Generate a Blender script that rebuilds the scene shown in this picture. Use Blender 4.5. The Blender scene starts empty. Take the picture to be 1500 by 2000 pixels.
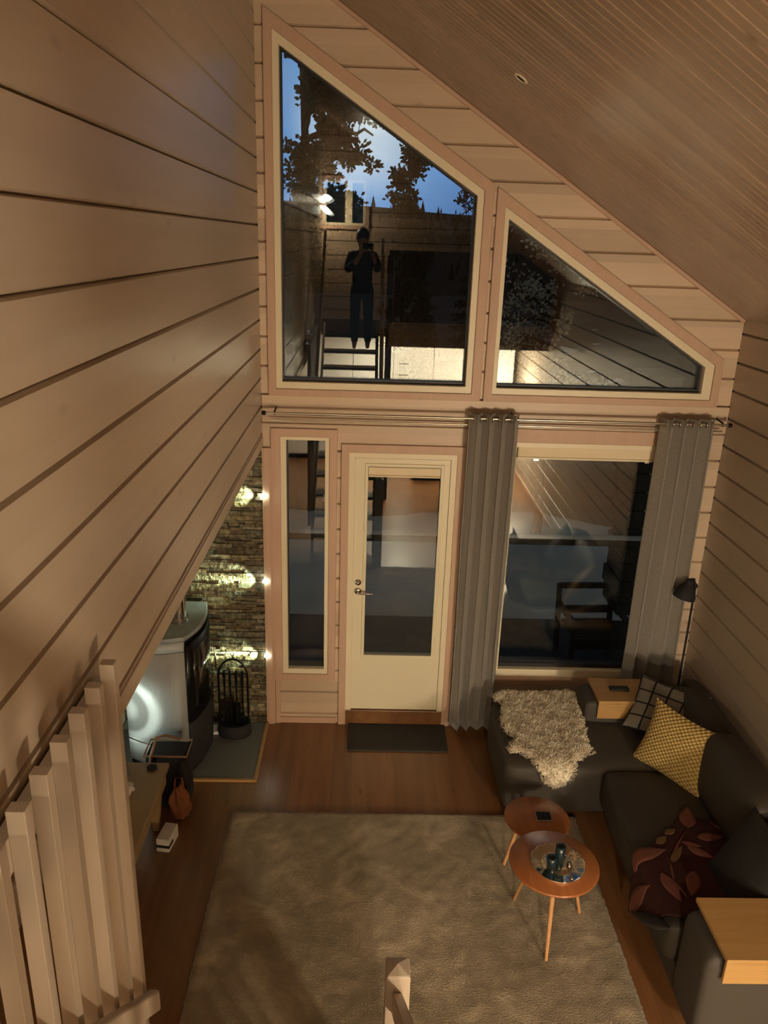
import bpy, bmesh, math, random
from mathutils import Vector, Matrix, noise
random.seed(7)
PI = math.pi
SC = bpy.context.scene
COL = SC.collection

# ---------------------------------------------------------------- camera
CAM = (0.70, -5.20, 3.52)
cd = bpy.data.cameras.new('camera'); cam = bpy.data.objects.new('camera', cd); COL.objects.link(cam)
cd.sensor_fit = 'VERTICAL'; cd.sensor_height = 36.0; cd.lens = 1537.0 / 2000.0 * 36.0
cd.clip_start = 0.02; cd.clip_end = 500
_Y = Vector((724 - 750, -(468 - 1000), -1537.0)).normalized()
_Z = -Vector((605 - 750, -(5450 - 1000), -1537.0)).normalized()
_Z = (_Z - _Z.dot(_Y) * _Y).normalized(); _X = _Y.cross(_Z)
R = Matrix((_X, _Y, _Z)).to_4x4()
cam.matrix_world = Matrix.Translation(CAM) @ R
SC.camera = cam

# ---------------------------------------------------------------- view, world, lights
SC.view_settings.view_transform = 'Standard'; SC.view_settings.look = 'None'
SC.view_settings.gamma = 1.0; SC.view_settings.use_curve_mapping = False
SC.view_settings.exposure = 0.0

W = bpy.data.worlds.new('dusk_sky'); SC.world = W; W.use_nodes = True
nt = W.node_tree; nt.nodes.clear()
def N(t, tp, **kw):
    n = t.nodes.new(tp)
    for k, v in kw.items():
        if k.startswith('_'): setattr(n, k[1:], v)
    return n
out = N(nt, 'ShaderNodeOutputWorld'); bg = N(nt, 'ShaderNodeBackground')
tc = N(nt, 'ShaderNodeTexCoord')
# dusk sky: deep blue with a paler, moon-lit patch of thin cloud low in the north
nrm = N(nt, 'ShaderNodeVectorMath', _operation='NORMALIZE'); nt.links.new(tc.outputs['Generated'], nrm.inputs[0])
dot = N(nt, 'ShaderNodeVectorMath', _operation='DOT_PRODUCT')
gd = Vector((-0.2 - 0.7, 105.2, 17.1 - 3.52)).normalized(); dot.inputs[1].default_value = gd
nt.links.new(nrm.outputs[0], dot.inputs[0])
r1 = N(nt, 'ShaderNodeValToRGB'); nt.links.new(dot.outputs['Value'], r1.inputs[0])
r1.color_ramp.elements[0].position = 0.80; r1.color_ramp.elements[0].color = (0.052, 0.056, 0.052, 1)
r1.color_ramp.elements[1].position = 1.0; r1.color_ramp.elements[1].color = (0.62, 0.74, 0.86, 1)
for p, c in ((0.94, (0.052, 0.058, 0.060, 1)), (0.975, (0.05, 0.11, 0.26, 1)), (0.990, (0.11, 0.26, 0.58, 1)), (0.997, (0.18, 0.38, 0.72, 1))):
    e = r1.color_ramp.elements.new(p); e.color = c
ns = N(nt, 'ShaderNodeTexNoise'); ns.inputs['Scale'].default_value = 5.0; ns.inputs['Detail'].default_value = 5
nt.links.new(nrm.outputs[0], ns.inputs['Vector'])
mm = N(nt, 'ShaderNodeMapRange'); mm.inputs[1].default_value = 0.35; mm.inputs[2].default_value = 0.7
mm.inputs[3].default_value = 0.75; mm.inputs[4].default_value = 1.25
nt.links.new(ns.outputs['Fac'], mm.inputs[0])
vs = N(nt, 'ShaderNodeVectorMath', _operation='SCALE'); nt.links.new(r1.outputs[0], vs.inputs[0]); nt.links.new(mm.outputs[0], vs.inputs['Scale'])
nt.links.new(vs.outputs[0], bg.inputs['Color']); bg.inputs['Strength'].default_value = 1.0
nt.links.new(bg.outputs[0], out.inputs[0])

def area(name, loc, size, power, color, rot=(0, 0, 0), spread=180, shape='DISK', size_y=None):
    l = bpy.data.lights.new(name, 'AREA'); l.energy = power; l.color = color; l.shape = shape; l.size = size
    if size_y: l.size_y = size_y
    l.spread = math.radians(spread)
    o = bpy.data.objects.new(name, l); o.location = loc; o.rotation_euler = rot; COL.objects.link(o); return o
def point(name, loc, rad, power, color):
    l = bpy.data.lights.new(name, 'POINT'); l.energy = power; l.color = color; l.shadow_soft_size = rad
    o = bpy.data.objects.new(name, l); o.location = loc; COL.objects.link(o); return o
KIT = (1.0, 0.84, 0.60)
# the one lit lamp: a globe pendant over the kitchen island, under the loft behind the camera
PEND = (2.90, -6.35, 1.30)
point('kitchen_pendant_light', PEND, 0.12, 385, KIT)
area('kitchen_fill_light', (1.25, -6.65, 2.135), 0.16, 150, KIT)  # added unseen lamp that brightens the kitchen floor and cabinets
# small star lamp in the upper back window
STAR = (.03, -6.32, 4.02)
point('window_lamp_light', STAR, 0.04, 60, (1.0, .80, .55))

# ---------------------------------------------------------------- materials
def newmat(name):
    m = bpy.data.materials.new(name); m.use_nodes = True; t = m.node_tree
    b = t.nodes['Principled BSDF']; return m, t, b
def flat(name, col, rough=0.6, metal=0.0, spec=None, bump=0, bscale=60, var=0.0, coat=0, sheen=0):
    m, t, b = newmat(name)
    b.inputs['Base Color'].default_value = (*col, 1); b.inputs['Roughness'].default_value = rough
    b.inputs['Metallic'].default_value = metal
    if coat: b.inputs['Coat Weight'].default_value = coat; b.inputs['Coat Roughness'].default_value = 0.15
    if sheen: b.inputs['Sheen Weight'].default_value = sheen
    tcn = N(t, 'ShaderNodeTexCoord'); n = N(t, 'ShaderNodeTexNoise'); n.inputs['Scale'].default_value = bscale; n.inputs['Detail'].default_value = 4
    t.links.new(tcn.outputs['Object'], n.inputs['Vector'])
    if var:
        mr = N(t, 'ShaderNodeMapRange'); mr.inputs[3].default_value = 1 - var; mr.inputs[4].default_value = 1 + var
        t.links.new(n.outputs['Fac'], mr.inputs[0])
        v = N(t, 'ShaderNodeVectorMath', _operation='SCALE'); v.inputs[0].default_value = col
        t.links.new(mr.outputs[0], v.inputs['Scale']); t.links.new(v.outputs[0], b.inputs['Base Color'])
    if bump:
        bp = N(t, 'ShaderNodeBump'); bp.inputs['Strength'].default_value = bump; bp.inputs['Distance'].default_value = 0.004
        t.links.new(n.outputs['Fac'], bp.inputs['Height']); t.links.new(bp.outputs[0], b.inputs['Normal'])
    return m
def wood(name, col, dark, axis='X', scale=1.0, rough=0.45, knots=0.5, contrast=0.5, rings=9.0, bump=0.15, coat=0.0, board=None):
    """streaky grain running along the given axis, a scatter of knots, optional board-to-board variation (axis, width)"""
    m, t, b = newmat(name); L = t.links
    tcn = N(t, 'ShaderNodeTexCoord'); mp = N(t, 'ShaderNodeMapping')
    s = {'X': (0.35, 7, 7), 'Y': (7, 0.35, 7), 'Z': (7, 7, 0.35)}[axis]
    mp.inputs['Scale'].default_value = tuple(k * scale for k in s)
    L.new(tcn.outputs['Object'], mp.inputs['Vector'])
    n1 = N(t, 'ShaderNodeTexNoise'); n1.inputs['Scale'].default_value = 1.6; n1.inputs['Detail'].default_value = 6; n1.inputs['Distortion'].default_value = 0.5
    L.new(mp.outputs[0], n1.inputs['Vector'])
    n2 = N(t, 'ShaderNodeTexNoise'); n2.inputs['Scale'].default_value = rings; n2.inputs['Detail'].default_value = 3
    L.new(mp.outputs[0], n2.inputs['Vector'])
    ad = N(t, 'ShaderNodeMath', _operation='ADD'); L.new(n1.outputs['Fac'], ad.inputs[0])
    mu = N(t, 'ShaderNodeMath', _operation='MULTIPLY'); mu.inputs[1].default_value = 0.45; L.new(n2.outputs['Fac'], mu.inputs[0]); L.new(mu.outputs[0], ad.inputs[1])
    mr = N(t, 'ShaderNodeMapRange'); mr.inputs[1].default_value = 0.72 - 0.3; mr.inputs[2].default_value = 0.72 + 0.3
    mr.inputs[3].default_value = 0.5 - contrast * .5; mr.inputs[4].default_value = 0.5 + contrast * .5
    L.new(ad.outputs[0], mr.inputs[0])
    mx = N(t, 'ShaderNodeMix', _data_type='RGBA'); mx.inputs[6].default_value = (*col, 1); mx.inputs[7].default_value = (*dark, 1)
    L.new(mr.outputs[0], mx.inputs[0]); cur = mx.outputs[2]
    if knots > 0:
        mp2 = N(t, 'ShaderNodeMapping'); s2 = {'X': (2.2, 5, 5), 'Y': (5, 2.2, 5), 'Z': (5, 5, 2.2)}[axis]
        mp2.inputs['Scale'].default_value = tuple(k * scale for k in s2); L.new(tcn.outputs['Object'], mp2.inputs['Vector'])
        vo = N(t, 'ShaderNodeTexVoronoi'); vo.inputs['Scale'].default_value = 1.0; L.new(mp2.outputs[0], vo.inputs['Vector'])
        r = N(t, 'ShaderNodeMapRange'); r.inputs[1].default_value = 0.03; r.inputs[2].default_value = 0.10; r.inputs[3].default_value = knots; r.inputs[4].default_value = 0
        L.new(vo.outputs['Distance'], r.inputs[0])
        k = N(t, 'ShaderNodeMix', _data_type='RGBA'); k.inputs[7].default_value = (dark[0] * .45, dark[1] * .4, dark[2] * .35, 1)
        L.new(r.outputs[0], k.inputs[0]); L.new(cur, k.inputs[6]); cur = k.outputs[2]
    if board:
        ax, wd, off = board
        sx = N(t, 'ShaderNodeSeparateXYZ'); L.new(tcn.outputs['Object'], sx.inputs[0])
        dv = N(t, 'ShaderNodeMath', _operation='MULTIPLY_ADD'); dv.inputs[1].default_value = 1.0 / wd; dv.inputs[2].default_value = off
        L.new(sx.outputs[ax], dv.inputs[0])
        fl = N(t, 'ShaderNodeMath', _operation='FLOOR'); L.new(dv.outputs[0], fl.inputs[0])
        wn = N(t, 'ShaderNodeTexWhiteNoise', _noise_dimensions='1D'); L.new(fl.outputs[0], wn.inputs['W'])
        m3 = N(t, 'ShaderNodeMapRange'); m3.inputs[3].default_value = 0.86; m3.inputs[4].default_value = 1.12; L.new(wn.outputs[0], m3.inputs[0])
        v = N(t, 'ShaderNodeVectorMath', _operation='SCALE'); L.new(cur, v.inputs[0]); L.new(m3.outputs[0], v.inputs['Scale']); cur = v.outputs[0]
    L.new(cur, b.inputs['Base Color'])
    b.inputs['Roughness'].default_value = rough
    if coat: b.inputs['Coat Weight'].default_value = coat; b.inputs['Coat Roughness'].default_value = 0.22
    bp = N(t, 'ShaderNodeBump'); bp.inputs['Strength'].default_value = bump; bp.inputs['Distance'].default_value = 0.003
    L.new(n1.outputs['Fac'], bp.inputs['Height']); L.new(bp.outputs[0], b.inputs['Normal'])
    return m

M = {}
M['log_x'] = wood('whitewashed_log', (0.66, 0.51, 0.37), (0.56, 0.41, 0.28), 'X', rough=0.42, knots=0.45, contrast=.7, board=(2, .192, .12))
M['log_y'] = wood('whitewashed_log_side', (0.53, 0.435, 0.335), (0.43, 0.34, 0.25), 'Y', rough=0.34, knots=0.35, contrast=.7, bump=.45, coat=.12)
M['log_dark'] = wood('log_outside', (0.055, 0.045, 0.035), (0.03, 0.025, 0.02), 'Y', rough=0.6)
M['trim'] = wood('pinkish_trim_board', (0.60, 0.405, 0.285), (0.52, 0.335, 0.23), 'Z', rough=0.5, knots=0.15, contrast=.6, scale=2)
M['cream'] = flat('cream_painted_frame', (0.80, 0.70, 0.50), 0.4)
M['door'] = flat('cream_painted_door', (0.78, 0.70, 0.50), 0.38)
M['blind'] = flat('cream_blind', (0.82, 0.68, 0.46), 0.6)
M['ceil'] = wood('ceiling_panel_wood', (0.385, 0.275, 0.185), (0.30, 0.205, 0.13), 'X', rough=0.32, coat=.25, knots=0.7, contrast=.6, board=(1, .12, 0.0))
M['floor'] = wood('oak_plank_floor', (0.265, 0.125, 0.050), (0.155, 0.066, 0.025), 'Y', rough=0.32, knots=0.6, contrast=.9, board=(0, .14, 0.3), scale=1.2, coat=.15)
M['kit_floor'] = M['floor']
M['slat'] = wood('painted_slat', (0.47, 0.385, 0.295), (0.41, 0.33, 0.25), 'Z', rough=0.45, knots=0.12, contrast=.4)
M['tread'] = wood('dark_tread', (0.07, 0.045, 0.03), (0.04, 0.025, 0.018), 'X', rough=0.35)
M['rail'] = wood('grey_white_rail', (0.50, 0.38, 0.28), (0.44, 0.33, 0.24), 'Y', rough=0.4, knots=0)
M['pine'] = wood('oiled_pine', (0.52, 0.315, 0.12), (0.40, 0.225, 0.075), 'X', rough=0.38, knots=0.7, contrast=.8, scale=2.5)
M['teak'] = wood('reddish_table_wood', (0.40, 0.145, 0.045), (0.27, 0.085, 0.026), 'Y', rough=0.30, knots=0, contrast=.9, scale=2.0, coat=.3)
M['oakleg'] = wood('pale_table_leg', (0.58, 0.31, 0.13), (0.48, 0.24, 0.10), 'Z', rough=0.4, knots=0, scale=3)
M['chest'] = wood('old_pine_chest', (0.36, 0.25, 0.11), (0.27, 0.17, 0.07), 'Y', rough=0.5, knots=0.6, scale=2)
M['chair'] = wood('dark_oiled_chair', (0.045, 0.030, 0.018), (0.03, 0.018, 0.01), 'X', rough=0.5, knots=0)
M['sofa'] = flat('grey_brown_upholstery', (0.056, 0.046, 0.036), 0.7, bump=.25, bscale=350, var=.12)
M['sofa_cush'] = flat('grey_brown_cushion', (0.040, 0.032, 0.023), 0.62, bump=.25, bscale=350, var=.12)
M['black'] = flat('black_metal', (0.012, 0.012, 0.012), 0.35, 0.6)
M['matte_black'] = flat('matte_black', (0.012, 0.011, 0.010), 0.8)
M['chrome'] = flat('chrome', (0.75, 0.72, 0.68), 0.12, 1.0)
M['nickel'] = flat('brushed_nickel', (0.62, 0.55, 0.45), 0.25, 1.0)
M['doormat'] = flat('dark_ribbed_mat', (0.050, 0.043, 0.036), 0.95, bump=.6, bscale=120, var=.2)
M['hearth'] = flat('grey_slate_hearth', (0.135, 0.140, 0.125), 0.45, bump=.1, bscale=20, var=.12)
M['white'] = flat('white_laminate', (0.82, 0.82, 0.78), 0.35)
M['snow'] = flat('snow', (0.80, 0.84, 0.88), 0.8, bump=.6, bscale=8)
M['deck'] = flat('wet_deck_board', (0.035, 0.032, 0.028), 0.6, bump=.3, bscale=30)
M['bark'] = flat('tree_bark', (0.035, 0.028, 0.022), 0.9, bump=.8, bscale=25)
M['pine_needle'] = flat('pine_needles', (0.030, 0.032, 0.022), 0.8)
M['birch_leaf'] = flat('lit_pale_twigs', (0.62, 0.60, 0.52), 0.8)  # room light falling on the foliage is put into this pale colour
M['forest'] = flat('distant_forest', (0.012, 0.016, 0.016), 0.9)
M['skin'] = flat('skin', (0.50, 0.28, 0.19), 0.55)
M['hair'] = flat('dark_hair', (0.022, 0.014, 0.010), 0.5)
M['jacket'] = flat('dark_hooded_top', (0.022, 0.022, 0.024), 0.85, bump=.4, bscale=80)
M['trousers'] = flat('black_trousers', (0.014, 0.014, 0.016), 0.85)
M['amber'] = flat('rust_orange_fabric', (0.25, 0.085, 0.03), 0.8, var=.35, bscale=18, bump=.3)
M['tan'] = flat('tan_leather', (0.32, 0.19, 0.11), 0.5)
M['offwhite'] = flat('offwhite_cloth', (0.62, 0.56, 0.48), 0.85, bump=.3, bscale=90)
M['greycloth'] = flat('grey_green_fabric', (0.16, 0.145, 0.105), 0.9, bump=.3, bscale=200)
M['blueglass'] = flat('dark_blue_glass', (0.010, 0.026, 0.032), 0.08, 0.0)
M['seal'] = flat('dark_window_seal', (0.02, 0.02, 0.02), 0.5)
M['screen'] = flat('dark_screen', (0.01, 0.008, 0.014), 0.15)

def glass(name, base=0.075):
    m, t, b = newmat(name); t.nodes.remove(b); L = t.links
    o = t.nodes['Material Output']
    lw = N(t, 'ShaderNodeLayerWeight'); lw.inputs['Blend'].default_value = 0.5
    p = N(t, 'ShaderNodeMath', _operation='POWER'); p.inputs[1].default_value = 5; L.new(lw.outputs['Facing'], p.inputs[0])
    ma = N(t, 'ShaderNodeMath', _operation='MULTIPLY_ADD'); ma.inputs[1].default_value = 0.9; ma.inputs[2].default_value = base
    L.new(p.outputs[0], ma.inputs[0])
    tr = N(t, 'ShaderNodeBsdfTransparent'); tr.inputs[0].default_value = (0.93, 0.95, 0.94, 1)
    gl = N(t, 'ShaderNodeBsdfGlossy'); gl.inputs['Roughness'].default_value = 0.0; gl.inputs[0].default_value = (0.95, 1.0, 1.0, 1)
    mx = N(t, 'ShaderNodeMixShader'); L.new(ma.outputs[0], mx.inputs[0]); L.new(tr.outputs[0], mx.inputs[1]); L.new(gl.outputs[0], mx.inputs[2])
    L.new(mx.outputs[0], o.inputs[0]); return m
M['glass'] = glass('window_glass', 0.105)
M['stoveglass'] = flat('stove_glass', (0.01, 0.01, 0.008), 0.04, coat=1.0)

def emis(name, col, st):
    m, t, b = newmat(name); b.inputs['Base Color'].default_value = (*col, 1)
    b.inputs['Emission Color'].default_value = (*col, 1); b.inputs['Emission Strength'].default_value = st; return m

# fabric of the curtains: linen-like weave
def linen(name, c1, c2, sc=420):
    m, t, b = newmat(name); L = t.links
    tcn = N(t, 'ShaderNodeTexCoord')
    mp = N(t, 'ShaderNodeMapping'); mp.inputs['Scale'].default_value = (sc, sc, sc * .12); L.new(tcn.outputs['Object'], mp.inputs[0])
    n = N(t, 'ShaderNodeTexNoise'); n.inputs['Scale'].default_value = 1; n.inputs['Detail'].default_value = 2; L.new(mp.outputs[0], n.inputs[0])
    mp2 = N(t, 'ShaderNodeMapping'); mp2.inputs['Scale'].default_value = (sc * .1, sc * .1, sc); L.new(tcn.outputs['Object'], mp2.inputs[0])
    n2 = N(t, 'ShaderNodeTexNoise'); n2.inputs['Scale'].default_value = 1; n2.inputs['Detail'].default_value = 2; L.new(mp2.outputs[0], n2.inputs[0])
    a = N(t, 'ShaderNodeMath', _operation='ADD'); L.new(n.outputs['Fac'], a.inputs[0]); L.new(n2.outputs['Fac'], a.inputs[1])
    mr = N(t, 'ShaderNodeMapRange'); mr.inputs[1].default_value = .75; mr.inputs[2].default_value = 1.25; L.new(a.outputs[0], mr.inputs[0])
    mx = N(t, 'ShaderNodeMix', _data_type='RGBA'); mx.inputs[6].default_value = (*c1, 1); mx.inputs[7].default_value = (*c2, 1)
    L.new(mr.outputs[0], mx.inputs[0]); L.new(mx.outputs[2], b.inputs['Base Color']); b.inputs['Roughness'].default_value = .9
    b.inputs['Sheen Weight'].default_value = .2
    bp = N(t, 'ShaderNodeBump'); bp.inputs['Strength'].default_value = .3; bp.inputs['Distance'].default_value = .001
    L.new(a.outputs[0], bp.inputs['Height']); L.new(bp.outputs[0], b.inputs['Normal'])
    return m
M['curtain'] = linen('grey_linen', (0.33, 0.30, 0.255), (0.225, 0.205, 0.175))

# split-face stone: colour per stone
def stone_mat():
    m, t, b = newmat('split_face_stone'); L = t.links
    g = N(t, 'ShaderNodeNewGeometry'); r = N(t, 'ShaderNodeValToRGB'); L.new(g.outputs['Random Per Island'], r.inputs[0])
    r.color_ramp.elements[0].color = (0.10, 0.075, 0.035, 1); r.color_ramp.elements[1].color = (0.40, 0.37, 0.25, 1)
    for p, c in ((.2, (0.17, 0.115, 0.05, 1)), (.4, (0.22, 0.19, 0.10, 1)), (.6, (0.13, 0.12, 0.075, 1)), (.8, (0.30, 0.23, 0.11, 1))):
        e = r.color_ramp.elements.new(p); e.color = c
    tcn = N(t, 'ShaderNodeTexCoord'); n = N(t, 'ShaderNodeTexNoise'); n.inputs['Scale'].default_value = 35; n.inputs['Detail'].default_value = 7
    L.new(tcn.outputs['Object'], n.inputs[0])
    mr = N(t, 'ShaderNodeMapRange'); mr.inputs[1].default_value = .3; mr.inputs[2].default_value = .7; mr.inputs[3].default_value = .25; mr.inputs[4].default_value = 1.1; L.new(n.outputs['Fac'], mr.inputs[0])
    v = N(t, 'ShaderNodeVectorMath', _operation='SCALE'); L.new(r.outputs[0], v.inputs[0]); L.new(mr.outputs[0], v.inputs['Scale']); L.new(v.outputs[0], b.inputs['Base Color'])
    b.inputs['Roughness'].default_value = .55
    bp = N(t, 'ShaderNodeBump'); bp.inputs['Strength'].default_value = 1.0; bp.inputs['Distance'].default_value = .012
    L.new(n.outputs['Fac'], bp.inputs['Height']); L.new(bp.outputs[0], b.inputs['Normal'])
    return m
M['stone'] = stone_mat()

def rug_mat():
    m, t, b = newmat('shaggy_rug_pile'); L = t.links
    tcn = N(t, 'ShaderNodeTexCoord')
    n = N(t, 'ShaderNodeTexNoise'); n.inputs['Scale'].default_value = 3.2; n.inputs['Detail'].default_value = 8; n.inputs['Roughness'].default_value = .68; n.inputs['Distortion'].default_value = .7
    L.new(tcn.outputs['Object'], n.inputs[0])
    r = N(t, 'ShaderNodeValToRGB'); r.color_ramp.elements[0].position = .33; r.color_ramp.elements[1].position = .72
    r.color_ramp.elements[0].color = (0.22, 0.165, 0.098, 1); r.color_ramp.elements[1].color = (0.50, 0.40, 0.265, 1)
    e = r.color_ramp.elements.new(.5); e.color = (0.29, 0.225, 0.142, 1)
    L.new(n.outputs['Fac'], r.inputs[0]); L.new(r.outputs[0], b.inputs['Base Color']); b.inputs['Roughness'].default_value = 1.0
    b.inputs['Sheen Weight'].default_value = .3
    n2 = N(t, 'ShaderNodeTexNoise'); n2.inputs['Scale'].default_value = 130; n2.inputs['Detail'].default_value = 3; L.new(tcn.outputs['Object'], n2.inputs[0])
    a = N(t, 'ShaderNodeMath', _operation='MULTIPLY_ADD'); a.inputs[1].default_value = 1.2; L.new(n.outputs['Fac'], a.inputs[0]); L.new(n2.outputs['Fac'], a.inputs[2])
    bp = N(t, 'ShaderNodeBump'); bp.inputs['Strength'].default_value = .8; bp.inputs['Distance'].default_value = .012
    L.new(a.outputs[0], bp.inputs['Height']); L.new(bp.outputs[0], b.inputs['Normal'])
    return m
M['rug'] = rug_mat()

def fur_mat():
    m, t, b = newmat('sheep_wool'); L = t.links
    tcn = N(t, 'ShaderNodeTexCoord'); n = N(t, 'ShaderNodeTexNoise'); n.inputs['Scale'].default_value = 14; n.inputs['Detail'].default_value = 5
    L.new(tcn.outputs['Object'], n.inputs[0])
    r = N(t, 'ShaderNodeValToRGB'); r.color_ramp.elements[0].position = .3; r.color_ramp.elements[1].position = .6
    r.color_ramp.elements[0].color = (0.62, 0.50, 0.34, 1); r.color_ramp.elements[1].color = (0.90, 0.82, 0.66, 1)
    L.new(n.outputs['Fac'], r.inputs[0]); L.new(r.outputs[0], b.inputs['Base Color']); b.inputs['Roughness'].default_value = .9
    b.inputs['Sheen Weight'].default_value = .4
    return m
M['fur'] = fur_mat()

# brushed soapstone/steel flank of the stove: fine swirled scratches
def brushed():
    m, t, b = newmat('brushed_steel_panel'); L = t.links
    b.inputs['Base Color'].default_value = (0.40, 0.41, 0.38, 1); b.inputs['Metallic'].default_value = .12
    tcn = N(t, 'ShaderNodeTexCoord'); mp = N(t, 'ShaderNodeMapping'); mp.inputs['Scale'].default_value = (90, 90, 6); mp.inputs['Rotation'].default_value = (0.5, 0.9, 0.3); L.new(tcn.outputs['Object'], mp.inputs[0])
    n = N(t, 'ShaderNodeTexNoise'); n.inputs['Scale'].default_value = 1; n.inputs['Detail'].default_value = 4; n.inputs['Distortion'].default_value = 1.5; L.new(mp.outputs[0], n.inputs[0])
    mr = N(t, 'ShaderNodeMapRange'); mr.inputs[3].default_value = .42; mr.inputs[4].default_value = .75; L.new(n.outputs['Fac'], mr.inputs[0]); L.new(mr.outputs[0], b.inputs['Roughness'])
    bp = N(t, 'ShaderNodeBump'); bp.inputs['Strength'].default_value = .6; bp.inputs['Distance'].default_value = .003
    L.new(n.outputs['Fac'], bp.inputs['Height']); L.new(bp.outputs[0], b.inputs['Normal'])
    return m
M['brushed'] = brushed()

def uvgrid(name, base, line, nx, ny, w):
    """woven check: dark lines over a pale cloth, in the cushion's own UV"""
    m, t, b = newmat(name); L = t.links
    uv = N(t, 'ShaderNodeTexCoord'); s = N(t, 'ShaderNodeSeparateXYZ'); L.new(uv.outputs['UV'], s.inputs[0])
    outs = []
    for ax, n in ((0, nx), (1, ny)):
        a = N(t, 'ShaderNodeMath', _operation='MULTIPLY'); a.inputs[1].default_value = n; L.new(s.outputs[ax], a.inputs[0])
        f = N(t, 'ShaderNodeMath', _operation='FRACT'); L.new(a.outputs[0], f.inputs[0])
        g = N(t, 'ShaderNodeMath', _operation='LESS_THAN'); g.inputs[1].default_value = w; L.new(f.outputs[0], g.inputs[0]); outs.append(g)
    mxx = N(t, 'ShaderNodeMath', _operation='MAXIMUM'); L.new(outs[0].outputs[0], mxx.inputs[0]); L.new(outs[1].outputs[0], mxx.inputs[1])
    mx = N(t, 'ShaderNodeMix', _data_type='RGBA'); mx.inputs[6].default_value = (*base, 1); mx.inputs[7].default_value = (*line, 1)
    L.new(mxx.outputs[0], mx.inputs[0]); L.new(mx.outputs[2], b.inputs['Base Color']); b.inputs['Roughness'].default_value = .9
    return m
M['check'] = uvgrid('windowpane_check', (0.22, 0.20, 0.16), (0.008, 0.008, 0.008), 4.2, 4.2, .12)
def knit():
    m, t, b = newmat('mustard_waffle_knit'); L = t.links
    uv = N(t, 'ShaderNodeTexCoord'); mp = N(t, 'ShaderNodeMapping'); mp.inputs['Scale'].default_value = (20, 20, 1); mp.inputs['Rotation'].default_value = (0, 0, PI / 4); L.new(uv.outputs['UV'], mp.inputs[0])
    s = N(t, 'ShaderNodeSeparateXYZ'); L.new(mp.outputs[0], s.inputs[0]); o = []
    for ax in (0, 1):
        a = N(t, 'ShaderNodeMath', _operation='MULTIPLY'); a.inputs[1].default_value = 2 * PI; L.new(s.outputs[ax], a.inputs[0])
        c = N(t, 'ShaderNodeMath', _operation='COSINE'); L.new(a.outputs[0], c.inputs[0]); o.append(c)
    ad = N(t, 'ShaderNodeMath', _operation='ADD'); L.new(o[0].outputs[0], ad.inputs[0]); L.new(o[1].outputs[0], ad.inputs[1])
    mr = N(t, 'ShaderNodeMapRange'); mr.inputs[1].default_value = -1.2; mr.inputs[2].default_value = 1.4; L.new(ad.outputs[0], mr.inputs[0])
    mx = N(t, 'ShaderNodeMix', _data_type='RGBA'); mx.inputs[6].default_value = (0.34, 0.19, 0.035, 1); mx.inputs[7].default_value = (0.66, 0.50, 0.20, 1)
    L.new(mr.outputs[0], mx.inputs[0]); L.new(mx.outputs[2], b.inputs['Base Color']); b.inputs['Roughness'].default_value = .9
    bp = N(t, 'ShaderNodeBump'); bp.inputs['Strength'].default_value = 1; bp.inputs['Distance'].default_value = .006; L.new(mr.outputs[0], bp.inputs['Height']); L.new(bp.outputs[0], b.inputs['Normal'])
    return m
M['knit'] = knit()
M['maroon'] = flat('maroon_cushion_cloth', (0.040, 0.006, 0.004), 0.9, bump=.2, bscale=250)
M['leafpink'] = flat('dusty_pink_leaf_print', (0.17, 0.058, 0.038), 0.9)
M['leafolive'] = flat('olive_leaf_print', (0.15, 0.085, 0.035), 0.9)

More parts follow.
